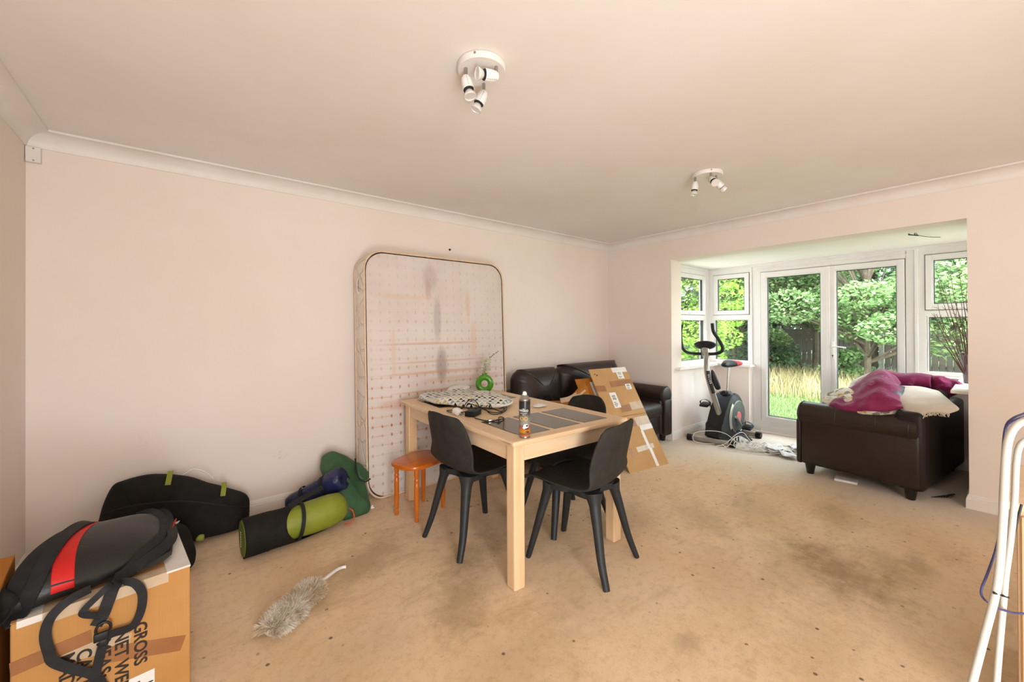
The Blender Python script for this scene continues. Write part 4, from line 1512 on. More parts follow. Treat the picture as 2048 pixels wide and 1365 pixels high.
# printing, reading downwards
def boxprint(body, size, x, ztop):
    me = text_mesh(body, size, bold=.0011)
    # text x runs down (-z), text y runs to +x
    M4 = Matrix(((0, 1, 0, x), (0, 0, -1, -.0012), (-1, 0, 0, ztop), (0, 0, 0, 1)))
    put_mesh('print', me, 'ink', t, M4)
for body, x, zt in (('GROSS', .264, .312), ('NET WEIG', .218, .309), ('MEAS: 62', .176, .300), ('CARTON', .133, .296), ('MADE', .096, .301)):
    boxprint(body, .046, x, zt)
mb = MB()
mb.pillow([Vector(q) for q in ((Bw - .10, Bd - .06, Bh + .004), (Bw - .05, Bd - .10, Bh + .035), (Bw - .004, Bd - .08, Bh + .050), (Bw + .012, Bd - .03, Bh + .030), (Bw - .01, Bd - .005, Bh + .006))], .004, (0, -.5, 1), rings=2, n=2, wr=.006, wscale=30)
link('torn_flap', mb, 'tapewhite', t, angle=30)
mb = MB()
r_ = random.Random(3)
for k in range(10):
    z = .035 + k * .0085
    mb.box((.235, -.0018, z), (.235 + r_.uniform(.03, .085), -.0013, z + .0045))
link('print', mb, 'ink', t, smooth=False)
# second carton behind, by the left wall
t2 = thing('carton', 'plain orange brown carton against the left wall, half hidden behind the bag', 'box', (-.53, 1.93, 0), math.radians(5))
mb = MB(); mb.box((-.11, -.17, 0), (.11, .17, .545), .004); link('body', mb, 'carddark', t2, smooth=False)
mb = MB(); mb.box((-.11, -.17, .545), (-.004, .17, .548), .001, seg=1); mb.box((.0, -.17, .545), (.11, .17, .548), .001, seg=1); link('flap', mb, 'carddark', t2, smooth=False)

# ------------------------------------------------------------------ black and red bag on the carton
BO = Vector((-.235, 2.085, .452))
t = thing('shoulder_bag', 'black vinyl shoulder bag with a red stripe and long black straps, lying on the carton', 'bag', BO)
def bag_pt(u, v, off=0):
    """u, v in -1..1 over the upper skin"""
    x = u * .195 + .015 * v
    y = v * .20 + u * .06
    sq = (1 - abs(u) ** 3.2) * (1 - abs(v) ** 2.8)
    z = .108 * max(0, sq) ** .5 * (1 + .12 * v - .20 * u) + .012
    p = Vector((x * (1 - .10 * abs(v) ** 2), y * (1 - .12 * abs(u) ** 2), z))
    w = noise.noise(p * 9) * .006
    return p + Vector((0, 0, w + off))
N_ = 32
def bag_patch(name, u0, u1, v0, v1, off, m, curve=None, nu=16, nv=24):
    mb = MB()
    rows = []
    for j in range(nv + 1):
        v = v0 + (v1 - v0) * j / nv
        row = []
        for i in range(nu + 1):
            f = i / nu
            a, b = (u0, u1) if curve is None else curve(v)
            row.append(bag_pt(a + (b - a) * f, v, off))
        rows.append(row)
    mb.grid(rows)
    return link(name, mb, m, t, angle=180, mods=(('SOLIDIFY', dict(thickness=.003, offset=-1)),))
bag_patch('skin', -1, 1, -1, 1, 0, 'blackvinyl', nu=32, nv=32)
bag_patch('red_stripe', 0, 0, -.99, .97, .0022, 'red', curve=lambda v: (-.40 + .10 * v + .12 * v * v, -.40 + .10 * v + .12 * v * v + .15 + .13 * (1 - v) / 2))
mb = MB()
mb.pillow([(x * .205, y * .185, .014) for x, y in rrect(2, 2, .5, 5)], .026, (0, 0, 1), rings=4, front=.5, n=2)
link('underside', mb, 'blackvinyl', t)
mb = MB(); mb.pillow([Vector((.185, .02, .035)), Vector((.205, .06, .05)), Vector((.215, .12, .06)), Vector((.20, .11, .03))], .012, (1, -.2, .5), rings=3, n=3)
link('red_tag', mb, 'red', t)
# padded strap over the bag
def on_bag(u, v, off=.006):
    return bag_pt(u, v, off)
p1 = smooth_path([on_bag(-.05, .92, .010), on_bag(-.30, .75), on_bag(-.48, .35), on_bag(-.62, -.1), on_bag(-.72, -.5), on_bag(-.78, -.85, .012), Vector((-.175, -.215, .012)), Vector((-.21, -.245, -.01))], 6)
mb = MB(); mb.ribbon(p1, .042, .006, normals=[(-.2, -.3, 1)])
link('strap', mb, 'blackweb', t)
p2 = smooth_path([on_bag(-.10, .95, .012), on_bag(-.28, .6, .010), on_bag(-.40, .2, .010), on_bag(-.45, -.2, .010), on_bag(-.50, -.6, .010), on_bag(-.60, -.95, .012), Vector((-.14, -.225, .004)), Vector((-.17, -.24, -.005))], 6)
mb = MB(); mb.ribbon(p2, .040, .006, normals=[(.1, -.3, 1)])
link('strap', mb, 'blackweb', t)
mb = MB(); mb.pillow([Vector(q) for q in ((-.21, -.14, .02), (-.16, -.21, .02), (-.145, -.23, .055), (-.17, -.20, .08), (-.215, -.14, .075))], .07, (-.4, -.8, .4), rings=5, wr=.012, wscale=14, n=4)
link('strap_pad', mb, 'blackfab', t)
# strap over the right side, down to the buckle
def W2(p):
    return Vector(p) - BO
p3 = smooth_path([on_bag(.40, .88), on_bag(.70, .62), on_bag(.88, .2), on_bag(.93, -.25), on_bag(.85, -.75, .010), W2((-.165, 1.87, .47)), W2((-.185, 1.835, .43)), W2((-.197, 1.832, .392)), W2((-.213, 1.83, .365))], 6)
mb = MB(); mb.ribbon(p3, .032, .004, normals=[(.3, -.8, .6)])
link('strap', mb, 'blackweb', t)
p4 = smooth_path([on_bag(.55, .92), on_bag(.86, .70, .012), on_bag(.97, .30, .012), Vector((.20, -.04, .04)), Vector((.13, -.15, .03)), Vector((.06, -.205, .02)), W2((-.188, 1.838, .473)), W2((-.236, 1.826, .432)), W2((-.238, 1.826, .415)), W2((-.20, 1.832, .39))], 6)
mb = MB(); mb.ribbon(p4, [.036] * 30 + [.018] * 60, .0045, normals=[(.3, -.8, .5)])
link('strap', mb, 'blackweb', t)
A_ = [(-.227, 1.85, .478), (-.269, 1.825, .474), (-.305, 1.818, .443), (-.317, 1.816, .397), (-.31, 1.817, .341), (-.3, 1.818, .305), (-.259, 1.823, .257), (-.221, 1.827, .219), (-.199, 1.830, .166), (-.21, 1.829, .12)]
mb = MB(); mb.ribbon(smooth_path([W2(q) for q in A_], 6), .025, .003, normals=[(.114, -.993, .15)])
link('strap', mb, 'blackweb', t)
B_ = [(-.170, 1.872, .470), (-.147, 1.842, .474), (-.121, 1.838, .457), (-.105, 1.840, .416), (-.109, 1.840, .359), (-.13, 1.838, .32), (-.177, 1.832, .321), (-.194, 1.830, .306), (-.207, 1.829, .25), (-.216, 1.826, .184), (-.205, 1.83, .13)]
mb = MB(); mb.ribbon(smooth_path([W2(q) for q in B_], 6), .024, .003, normals=[(.114, -.993, -.1)])
link('strap', mb, 'blackweb', t)
mb = MB()
M4 = Matrix.Translation(W2((-.196, 1.826, .352))) @ Matrix.Rotation(BA, 4, 'Z')
mb.tube([M4 @ Vector((.017 * math.cos(a), -.003, .02 * math.sin(a))) for a in (2 * math.pi * k / 20 for k in range(20))], .004, 8, closed=True)
mb.box((-.022, -.010, -.034), (.012, .0, -.008), .003, M4)
mb.box((-.010, -.013, -.052), (.010, -.001, -.030), .003, M4)
link('buckle', mb, 'blackpl', t)

# ------------------------------------------------------------------ black bags on the floor by the wall
t = thing('holdall', 'large soft black holdall with two lime green tabs leaning on the long wall', 'bag', (0, 3.2, 0))
ol = [(-.36, .02), (-.375, .16), (-.345, .31), (-.312, .415), (-.26, .438), (-.17, .448), (-.105, .438), (.024, .395), (.12, .335), (.19, .298), (.275, .242), (.328, .20), (.342, .15), (.330, .04), (.27, -.0), (.05, .0), (-.2, .0)]
mb = MB(); mb.pillow([Vector((x, -.02 + z * .05, z)) for x, z in ol], .22, (.1, -1, .12), rings=9, front=.62, wr=.022, wscale=5, power=.40, n=4)
for v in mb.bm.verts:
    v.co.z = max(v.co.z, .001); v.co.y = min(v.co.y, .142)
link('body', mb, 'blackfab', t, angle=180)
for x, z, dx in ((-.055, .405, .010), (.205, .272, .004)):
    mb = MB(); mb.ribbon(smooth_path([(x, -.045, z + .052), (x - .004, -.085, z + .035), (x - .012, -.115, z - .008)], 5), .026, .003, normals=[(0, -.8, .55)])
    link('tab', mb, 'lime', t)
mb = MB(); mb.tube(smooth_path([(.0, .02, .40), (.05, .02, .425), (.11, .02, .395), (.15, .02, .345)], 6), .0035, 6)
link('cord', mb, 'cable', t)
mb = MB(); mb.ribbon(smooth_path([(-.34, -.09, .30), (-.2, -.135, .325), (0, -.145, .295), (.2, -.13, .21), (.32, -.08, .15)], 6), .006, .003, normals=[(0, -1, .2)])
link('seam', mb, 'blackweb', t)
mb = MB(); mb.pillow([Vector(q) for q in ((.06, -.155, .05), (.075, -.15, .075), (.10, -.15, .07), (.095, -.155, .04))], .01, (0, -1, .2), rings=3, n=3)
link('tab', mb, 'lime', t)
t = thing('drawstring_bag', 'small limp black cloth bag slumped between the carton and the holdall', 'bag', (-.01, 2.80, 0))
mb = MB(); mb.pillow([Vector(q) for q in ((-.10, .13, .16), (-.06, .11, .235), (-.01, .08, .24), (.03, .06, .215), (.055, .03, .15), (.068, .02, .08), (.05, .02, .015), (.0, .0, .0), (-.08, .02, .0), (-.11, .06, .06))], .16, (.1, -1, .1), rings=6, wr=.022, wscale=9, n=4)
for v in mb.bm.verts:
    v.co.z = max(v.co.z, .001)
link('body', mb, 'blackfab', t, angle=180)

# ------------------------------------------------------------------ camping mat roll in its black sleeve
t = thing('camping_mat_roll', 'lime green camping mat roll in an open black sleeve, lying on the carpet', 'camping mat', (.268, 2.772, .103), math.radians(3.5))
Rr = Matrix.Rotation(math.pi / 2, 4, 'Y')
mb = MB(); mb.lathe([(.092, .01), (.098, .04), (.097, .30), (.101, .36), (.102, .47), (.092, .535), (.065, .565), (.02, .572)], 32, Rr)
for v in mb.bm.verts:
    d = noise.noise(v.co * 8) * .006
    v.co.y += d; v.co.z += d
    v.co.z += max(0, v.co.x - .25) * .06
    v.co.z = max(v.co.z, -.102)
link('mat', mb, 'lime', t, angle=180)
mb = MB(); mb.lathe([(.1005, .0), (.099, -.006), (.03, -.010), (.001, -.010)], 36, Rr)
e = link('end_disc', mb, 'olive', t)
mb = MB()
for k in range(7):
    mb.box((-.0115, -.006 + k * .001, -.045 + k * .013), (-.0103, .010, -.039 + k * .013), 0)
link('logo', mb, 'tapewhite', e, smooth=False)
rows = []
nt = 40
for j in range(15):
    f = j / 14
    row = []
    for k in range(nt):
        a = 2 * math.pi * k / nt
        # the sleeve runs longer underneath and on the wall side than over the front top
        end = .30 + .26 * max(0, math.cos(a - math.radians(215))) ** .8 - .10 * max(0, math.cos(a - math.radians(20)))
        if f == 0: x_ = -.004
        else: x_ = end * f
        rr = .1045 + noise.noise(Vector((x_ * 9, math.cos(a) * 1.5, math.sin(a) * 1.5))) * .005
        y_ = math.cos(a) * -rr; z_ = math.sin(a) * rr + max(0, x_ - .25) * .06
        row.append((x_, y_, max(z_, -.1025)))
    rows.append(row)
mb = MB(); mb.grid(rows, closed=True)
link('sleeve', mb, 'blackfab', t, angle=180, mods=(('SOLIDIFY', dict(thickness=.003, offset=1)),))
mb = MB()
mb.ribbon([(.285 + .02 * math.sin(a), -.111 * math.cos(a), .108 * math.sin(a) + .002) for a in np.linspace(-1.0, 2.6, 24)], .022, .003, normals=[(0, -math.cos(a), math.sin(a)) for a in np.linspace(-1.0, 2.6, 24)])
link('strap', mb, 'blackweb', t)
mb = MB(); mb.ribbon(smooth_path([(.23, -.02, .118), (.30, .0, .135), (.38, .02, .15), (.44, .03, .165)], 5), .035, .004, normals=[(0, -.5, .85)])
link('strap', mb, 'blackweb', t)
# ------------------------------------------------------------------ navy sleeping bag roll
t = thing('sleeping_bag', 'navy blue sleeping bag rolled up and propped behind the camping mat', 'sleeping bag', (.565, 3.13, .095))
ax = Vector((.325, -.215, .185)); L_ = ax.length
R4 = rot_to(ax)
mb = MB(); mb.lathe([(.02, -.01), (.048, 0), (.058, .03), (.060, .10), (.056, .125), (.062, .16), (.068, .24), (.066, .27), (.072, .30), (.082, .36), (.080, .39), (.066, .405), (.05, .395), (.03, .405), (.012, .39)], 40, R4)
for v in mb.bm.verts:
    v.co += Vector((noise.noise(v.co * 22), noise.noise(v.co * 22 + Vector((5, 0, 0))), noise.noise(v.co * 22 + Vector((0, 7, 0))))) * .010
link('roll', mb, 'navy', t, angle=180)
for z in (.122, .268):
    mb = MB(); mb.ribbon([R4 @ Vector((.066 * (1 + .06 * (z > .2)) * math.cos(a), .066 * (1 + .06 * (z > .2)) * math.sin(a), z)) for a in np.linspace(0, 6.2832, 28)], .02, .003,
              normals=[R4.to_3x3() @ Vector((math.cos(a), math.sin(a), 0)) for a in np.linspace(0, 6.2832, 28)])
    link('strap', mb, 'blackweb', t)
# ------------------------------------------------------------------ green rucksack
t = thing('dry_bag', 'dark green nylon sack standing against the mattress corner with an orange cord', 'bag', (.93, 2.80, 0))
ol = [(-.135, .06), (-.15, .20), (-.165, .33), (-.14, .41), (-.07, .435), (.0, .405), (.07, .345), (.105, .25), (.105, .12), (.10, .02), (.04, .0), (-.08, .0)]
mb = MB(); mb.pillow([Vector((x, .05 + z * .82, z * .86)) for x, z in ol], .15, (-.2, -1, .9), rings=8, front=.55, wr=.026, wscale=8, power=.42, n=5, seed=2)
for v in mb.bm.verts:
    v.co.z = max(v.co.z, .001)
link('body', mb, 'green', t, angle=180)
mb = MB(); mb.pillow([Vector(q) for q in ((.04, .21, .325), (.09, .20, .29), (.118, .15, .235), (.08, .09, .22), (.03, .10, .25))], .035, (.3, -1, .8), rings=4, wr=.015, wscale=15, n=4)
link('folded_top', mb, 'green', t, angle=180)
mb = MB(); mb.ribbon(smooth_path([(.05, .23, .345), (.03, .16, .32), (.025, .09, .255), (.06, .06, .225), (.11, .09, .225)], 5), .010, .003, normals=[(0, -1, .8)])
link('strap', mb, 'blackweb', t)
M['orangecord'] = mat('orange_cord', '#d4541f', '#c34a18', 20, .5)
mb = MB()
for k in range(2):
    mb.tube(smooth_path([(-.075, -.03 - k * .006, .11), (-.055, -.045, .09 - k * .004), (-.05, -.05, .04), (-.075, -.05, .015), (-.11, -.05, .02)], 6), .004, 6)
link('cord', mb, 'orangecord', t)
mb = MB(); mb.box((-.004, -.001, -.012), (.004, .001, .010), 0, Matrix.Translation((.078, -.028, .075)) @ Matrix.Rotation(.4, 4, 'Y')); mb.box((-.004, -.001, -.003), (.014, .001, .005), 0, Matrix.Translation((.078, -.030, .066)))
link('logo', mb, 'label', t, smooth=False)

# ------------------------------------------------------------------ fleece duster on the carpet
t = thing('fleece_duster', 'dirty white fleece duster with a white handle lying on the carpet', 'duster', (.40, 2.075, 0), math.atan2(.20, .235))
mb = MB()
rr_ = np.random.default_rng(3)
prof = [(.0, -.165), (.040, -.152), (.060, -.10), (.064, -.03), (.050, .02), (.046, .045), (.060, .085), (.054, .125), (.03, .15), (.0, .16)]
def dust_r(x):
    return float(np.interp(x, [p[1] for p in prof], [p[0] for p in prof]))
mb.lathe([(max(.002, r), z) for r, z in prof], 20, Rr)
for v in mb.bm.verts:
    v.co.z = max(.002, .03 + v.co.z * .62)
    v.co += Vector((0, noise.noise(v.co * 25), 0)) * .01
link('head', mb, 'fleece', t, angle=180)
n = 15000
x = rr_.uniform(-.148, .16, n); a = rr_.uniform(-.35, math.pi + .35, n)
r0 = np.array([dust_r(q) for q in x])
endm = rr_.random(n) < .12
x = np.where(endm, -.155 + rr_.uniform(-.01, .02, n), x)
r0 = np.where(endm, .05 * np.sqrt(rr_.random(n)), r0)
P0 = np.stack([x, r0 * np.cos(a), np.maximum(.004, .03 + r0 * np.sin(a) * .62)], 1)
dr = np.stack([rr_.normal(-.2, .5, n) - .5 * endm, np.cos(a), np.sin(a) * .7], 1) + rr_.normal(0, .45, (n, 3))
dr /= np.linalg.norm(dr, axis=1)[:, None]
ln = rr_.uniform(.014, .036, n)[:, None]
sd = np.cross(dr, rr_.normal(size=(n, 3))); sd /= np.linalg.norm(sd, axis=1)[:, None]
V = np.empty((n, 3, 3)); V[:, 0] = P0 - sd * .0016; V[:, 1] = P0 + sd * .0016; V[:, 2] = P0 + dr * ln
V[:, :, 2] = np.maximum(V[:, :, 2], .001)
o = raw_mesh('fibres', V.reshape(-1, 3), np.arange(n * 3).reshape(n, 3), 'fleece', t); stuff(o)
mb = MB(); mb.tube(smooth_path([(.13, .0, .035), (.20, -.004, .03), (.29, -.006, .02), (.335, -.014, .012), (.35, -.03, .009)], 5), [.0075, .0085], 10)
link('handle', mb, 'white', t)
# ------------------------------------------------------------------ things on the table
TT = .7492
# spray can
t = thing('spray_can', 'black and orange aerosol can standing at the near corner of the dining table', 'aerosol can', (1.343, 1.555, TT))
m, tt = newmat('printed_can', .3, .3, .5)
sep = tt.n.new('ShaderNodeSeparateXYZ'); tt.link(tt.tc.outputs['Object'], sep.inputs[0])
zc = tt.math('DIVIDE', sep.outputs[2], .19)
c = tt.ramp(zc, [(.0, '#c4876a'), (.06, '#b97a5e'), (.10, '#8f4a2e'), (.16, '#c99a30'), (.22, '#d0762c'), (.30, '#8d6a63'), (.36, '#9b9894'), (.50, '#8d8a86'), (.62, '#5a5855'), (.72, '#333231'), (1, '#2b2a2a')])
tt.color(c)
M['canprint'] = m
Rc = .0285
part('body', 'canprint', lambda q: q.lathe([(.026, .004), (Rc, .007), (Rc, .185)], 32), t)
part('base_rim', 'chrome', lambda q: q.lathe([(.024, 0), (.0285, .001), (.0285, .0065), (.026, .008)], 32), t)
part('shoulder', 'chrome', lambda q: q.lathe([(Rc, .184), (.0295, .186), (.0295, .191), (.026, .194), (.019, .207), (.013, .210), (.012, .212)], 32), t)
part('nozzle', 'white', lambda q: (q.lathe([(.012, .210), (.0125, .214), (.010, .217), (.0085, .227), (.006, .229), (.001, .229)], 20), q.box((-.004, -.014, .2185), (.004, -.006, .2235), .001)), t)
def on_can(me, ang, z, name='print', m='label', rad=Rc + .0004, sx=1.0):
    """bend a flat text mesh round the can; ang = direction of its centre"""
    xs = [v.co.x for v in me.vertices]
    cxm = (min(xs) + max(xs)) / 2
    for v in me.vertices:
        a = ang + (v.co.x - cxm) * sx / rad
        r = rad + v.co.z
        v.co = Vector((r * math.cos(a), r * math.sin(a), z + v.co.y))
    me.materials.clear(); me.materials.append(M[m])
    o = bpy.data.objects.new(name, me); COL.objects.link(o); o.parent = t
CA = math.atan2(-1.555, -1.343)   # side of the can turned to the viewer
on_can(text_mesh('wilko', .024), CA - .22, .131)
on_can(text_mesh('crawling insect', .0065), CA - .22, .122)
on_can(text_mesh('killer', .0065), CA - .22, .114)
M['ringyellow'] = mat('yellow_print', '#d8b24a', '#cda23a', 9, .4)
for da in (-.55, .22):
    mb = MB()
    mb.tube([((Rc + .0006) * math.cos(CA + da + .0085 / Rc * math.cos(a)), (Rc + .0006) * math.sin(CA + da + .0085 / Rc * math.cos(a)), .097 + .0085 * math.sin(a)) for a in (2 * math.pi * k / 20 for k in range(20))], .0018, 6, closed=True)
    link('ring_print', mb, 'ringyellow', t)
def blob_on_can(name, m, da, z, w, h, off=.0006):
    mb = MB()
    ring = [((Rc + off) * math.cos(CA + da + w / Rc * math.cos(a)), (Rc + off) * math.sin(CA + da + w / Rc * math.cos(a)), z + h * math.sin(a)) for a in (2 * math.pi * k / 18 for k in range(18))]
    cv = mb.bm.verts.new(((Rc + off + .0003) * math.cos(CA + da), (Rc + off + .0003) * math.sin(CA + da), z))
    vs = [mb.bm.verts.new(p) for p in ring]
    for k in range(18):
        mb.face([cv, vs[k], vs[(k + 1) % 18]])
    link(name, mb, m, t, smooth=False)
blob_on_can('badge_print', 'label', .25, .060, .014, .010)
blob_on_can('badge_print', 'label', -.02, .052, .010, .006)
blob_on_can('insect_print', 'dark', .42, .0615, .006, .005, .001)
blob_on_can('insect_print', 'dark', .38, .046, .011, .003, .001)
M['brownprint'] = mat('brown_print', '#5e2a17', '#6b321c', 9, .4)
blob_on_can('insect_print', 'brownprint', .45, .030, .010, .006, .001)
# green ring vase with white flowers
t = thing('ring_vase', 'lime green ring shaped vase with white blossom at the far end of the table', 'vase', (1.976, 2.803, TT))
vdir = Vector((.776, -.63, 0))
mb = MB()
for k in range(1):
    pts = [vdir * (.052 * math.cos(a)) + Vector((0, 0, .078 + .053 * math.sin(a))) for a in (2 * math.pi * q / 40 for q in range(40))]
    mb.tube(pts, .0245, 14, closed=True, up=(.63, .776, 0), flat=1.0)
for v in mb.bm.verts:
    v.co.z = max(v.co.z, .001)
link('ring', mb, 'vasegreen', t, angle=180)
part('neck', 'vasegreen', lambda q: q.lathe([(.020, .146), (.019, .158), (.021, .162), (.016, .162), (.015, .150)], 24), t)
stem_pts = smooth_path([(0, 0, .15), (.006, -.004, .195), (.014, -.01, .235), (.025, -.022, .285), (.05, -.045, .312), (.085, -.072, .348)], 6)
part('stem', 'stemdark', lambda q: q.tube(stem_pts, [.0026, .0014], 6), t)
part('stem', 'stemdark', lambda q: q.tube(smooth_path([(0, 0, .15), (-.012, .010, .165), (-.028, .022, .185)], 5), .002, 6), t)
part('stem', 'stemdark', lambda q: q.tube(smooth_path([(.002, 0, .15), (-.004, .012, .20), (.008, .002, .26)], 5), .002, 6), t)
fr_ = random.Random(2)
for k in range(54):
    h_ = fr_.uniform(.165, .285)
    off = vdir * fr_.uniform(-.034, .034) * (1 - (h_ - .165) * 3) + Vector((.05, -.045, 0)) * (h_ - .16) * 2.2 - Vector((.63, .776, 0)) * fr_.uniform(-.012, .02)
    c = Vector((0, 0, h_)) + off
    mb = MB()
    for q in range(5):
        a = 2 * math.pi * q / 5 + fr_.random()
        d = Vector((math.cos(a), math.sin(a), fr_.uniform(-.3, .9))).normalized()
        s_ = d.cross(Vector((0, 0, 1))).normalized()
        ln_ = fr_.uniform(.019, .028)
        mb.pillow([c, c + d * ln_ * .5 + s_ * ln_ * .5, c + d * ln_, c + d * ln_ * .5 - s_ * ln_ * .5], .004, d.cross(s_), rings=2, n=3)
    link('blossom', mb, 'petal', t)
for k in range(7):
    p = stem_pts[-1 - k * 2] + Vector((fr_.uniform(-.006, .006), fr_.uniform(-.006, .006), fr_.uniform(0, .008)))
    mb = MB(); mb.lathe([(.001, -.004), (.0035, -.001), (.003, .003), (.001, .005)], 8, Matrix.Translation(p)); link('bud', mb, 'stemdark', t)
# folded patterned cloth
m, tt = newmat('triangle_print_cloth', .85, 0, .2)
mpv = tt.mapping((26, 30, 26), rot=(0, 0, .55))
sp = tt.n.new('ShaderNodeSeparateXYZ'); tt.link(mpv, sp.inputs[0])
yv = tt.math('ADD', sp.outputs[1], tt.math('MULTIPLY', sp.outputs[2], .9))
row = tt.math('FLOOR', yv)
fy = tt.math('FRACT', yv)
xs = tt.math('ADD', sp.outputs[0], tt.math('MULTIPLY', row, .5))
fx = tt.math('ABSOLUTE', tt.math('SUBTRACT', tt.math('FRACT', xs), .5))
tri = tt.math('LESS_THAN', tt.math('ADD', fx, tt.math('MULTIPLY', fy, .5)), .47)
tri = tt.math('MULTIPLY', tri, tt.math('GREATER_THAN', fy, .06))
cell = tt.math('ADD', tt.math('FLOOR', xs), tt.math('MULTIPLY', row, 3.7))
wn_ = tt.node('ShaderNodeTexWhiteNoise', noise_dimensions='1D')
tt.link(cell, wn_.inputs['W'])
rmp = tt.n.new('ShaderNodeValToRGB'); rmp.color_ramp.interpolation = 'CONSTANT'
e_ = rmp.color_ramp.elements
e_[0].color = srgb('#1d2025'); e_[1].position = .34; e_[1].color = srgb('#7f9aa6')
q_ = e_.new(.55); q_.color = srgb('#cdbf7c'); q_ = e_.new(.75); q_.color = srgb('#b9c2c4')
tt.link(wn_.outputs['Value'], rmp.inputs[0])
tt.color(tt.mix(tri, '#e9e6de', rmp.outputs[0]))
M['triangles'] = m
t = thing('folded_cloth', 'white padded cloth with a small triangle print folded on the left of the table', 'cloth', (1.62, 2.52, TT))
O = [(1.402, 2.86), (1.385, 2.70), (1.385, 2.56), (1.43, 2.46), (1.50, 2.33), (1.60, 2.21), (1.69, 2.175), (1.80, 2.24), (1.88, 2.40), (1.90, 2.55), (1.88, 2.72), (1.80, 2.83), (1.60, 2.90)]
mb = MB(); mb.pillow([Vector((x - 1.62, y - 2.52, .024)) for x, y in O], .066, (0, 0, 1), rings=9, front=.66, wr=.024, wscale=8, power=.30, n=4, seed=4)
for v in mb.bm.verts:
    v.co.z = max(v.co.z, .001)
link('cloth', mb, 'triangles', t, angle=180)
mb = MB(); mb.tube(smooth_path([(1.60 - 1.62, 2.205 - 2.52, .022), (1.69 - 1.62, 2.165 - 2.52, .024), (1.81 - 1.62, 2.23 - 2.52, .026), (1.89 - 1.62, 2.40 - 2.52, .026)], 6), .008, 8)
link('hem', mb, 'paper', t)
# papers behind it
t = thing('crumpled_paper', 'crumpled white paper on the far left of the table behind the cloth', 'paper', (1.77, 2.93, TT))
def crumple(q, pts, th, seed, wr=.02, nrm=(0, 0, 1)):
    q.pillow([Vector(p) for p in pts], th, nrm, rings=5, wr=wr, wscale=14, n=3, seed=seed)
    for v in q.bm.verts:
        v.co.z = max(v.co.z, .001)
part('sheet', 'paper', lambda q: crumple(q, [(-.10, .0, .02), (-.07, -.06, .03), (.0, -.10, .04), (.08, -.09, .05), (.12, -.01, .055), (.06, .03, .055), (-.03, .03, .05)], .03, 3), t, angle=30)
t = thing('sponge_pad', 'small pale pink pad beside the crumpled paper on the table', 'pad', (1.615, 2.885, TT))
part('pad', 'cream', lambda q: q.box((-.045, -.02, 0), (.045, .02, .022), .006), t)
t.rotation_euler = (0, 0, -.6)
t.location = (1.63, 2.905, TT)
# power adapter with flex and plug
t = thing('power_adapter', 'black power brick with coiled flex and white plug near the left table edge', 'adapter', (1.42, 2.14, TT))
A4 = Matrix.Rotation(math.radians(58), 4, 'Z')
part('brick', 'blackpl', lambda q: q.box((-.052, -.034, 0), (.052, .034, .033), .004, Matrix.Rotation(math.radians(30), 4, 'Z')), t)
def flx(q, pts, r=.0032):
    q.tube(smooth_path([Vector(p) - Vector((1.42, 2.14, TT)) for p in pts], 6), r, 7)
part('flex', 'blackpl', lambda q: flx(q, [(1.40, 2.16, .775), (1.36, 2.20, .765), (1.345, 2.30, .755), (1.36, 2.36, .753), (1.41, 2.33, .755), (1.40, 2.24, .78), (1.43, 2.23, .815), (1.49, 2.26, .826), (1.52, 2.24, .80), (1.49, 2.18, .778), (1.44, 2.15, .79)]), t)
part('flex', 'blackpl', lambda q: flx(q, [(1.46, 2.16, .775), (1.52, 2.21, .772), (1.60, 2.28, .785), (1.68, 2.27, .79), (1.70, 2.20, .775), (1.64, 2.10, .757), (1.56, 2.05, .754), (1.52, 2.09, .754), (1.54, 2.17, .77), (1.62, 2.24, .782), (1.71, 2.23, .772), (1.71, 2.17, .757), (1.62, 2.08, .755), (1.53, 2.10, .760), (1.50, 2.20, .785), (1.46, 2.24, .80), (1.42, 2.22, .79), (1.41, 2.17, .782)]), t)
part('flex', 'blackpl', lambda q: flx(q, [(1.46, 2.18, .77), (1.55, 2.24, .775), (1.60, 2.22, .79), (1.57, 2.14, .775), (1.60, 2.09, .758), (1.67, 2.15, .76), (1.64, 2.22, .785)]), t)
P4 = Matrix.Translation(Vector((1.352, 2.215, .775)) - Vector((1.42, 2.14, TT))) @ Matrix.Rotation(math.radians(20), 4, 'Z') @ Matrix.Rotation(.35, 4, 'X')
pl = part('plug', 'white', lambda q: q.box((-.026, -.026, -.022), (.026, .026, .012), .009, P4), t)
part('pins', 'chrome', lambda q: (q.box((-.014, -.045, -.008), (-.009, -.025, -.003), .0005, P4), q.box((.009, -.045, -.008), (.014, -.025, -.003), .0005, P4), q.box((-.002, -.047, -.003), (.003, -.025, .001), .0005, P4)), pl)
# short lead on the near glass panel
t = thing('video_lead', 'short black lead with silver connector lying on the nearest glass panel', 'cable', (1.41, 1.93, TT + .0005))
def flx2(q, pts, r=.0032):
    q.tube(smooth_path([Vector(p) - Vector((1.41, 1.93, TT)) for p in pts], 6), r, 7)
part('lead', 'blackpl', lambda q: flx2(q, [(1.372, 2.05, .7535), (1.375, 1.99, .7535), (1.385, 1.945, .7535), (1.395, 1.93, .755)]), t)
part('lead', 'blackpl', lambda q: flx2(q, [(1.425, 1.915, .755), (1.46, 1.91, .756), (1.505, 1.935, .755), (1.51, 1.975, .7535), (1.48, 1.955, .7535), (1.43, 1.88, .7535), (1.41, 1.875, .7535)]), t)
part('connector', 'chrome', lambda q: q.box((-.020, -.008, .001), (.020, .008, .012), .002, Matrix.Rotation(-.35, 4, 'Z')), t)
t = thing('plastic_wrapper', 'small crumpled clear wrapper on the wooden middle of the table', 'wrapper', (1.925, 2.07, TT))
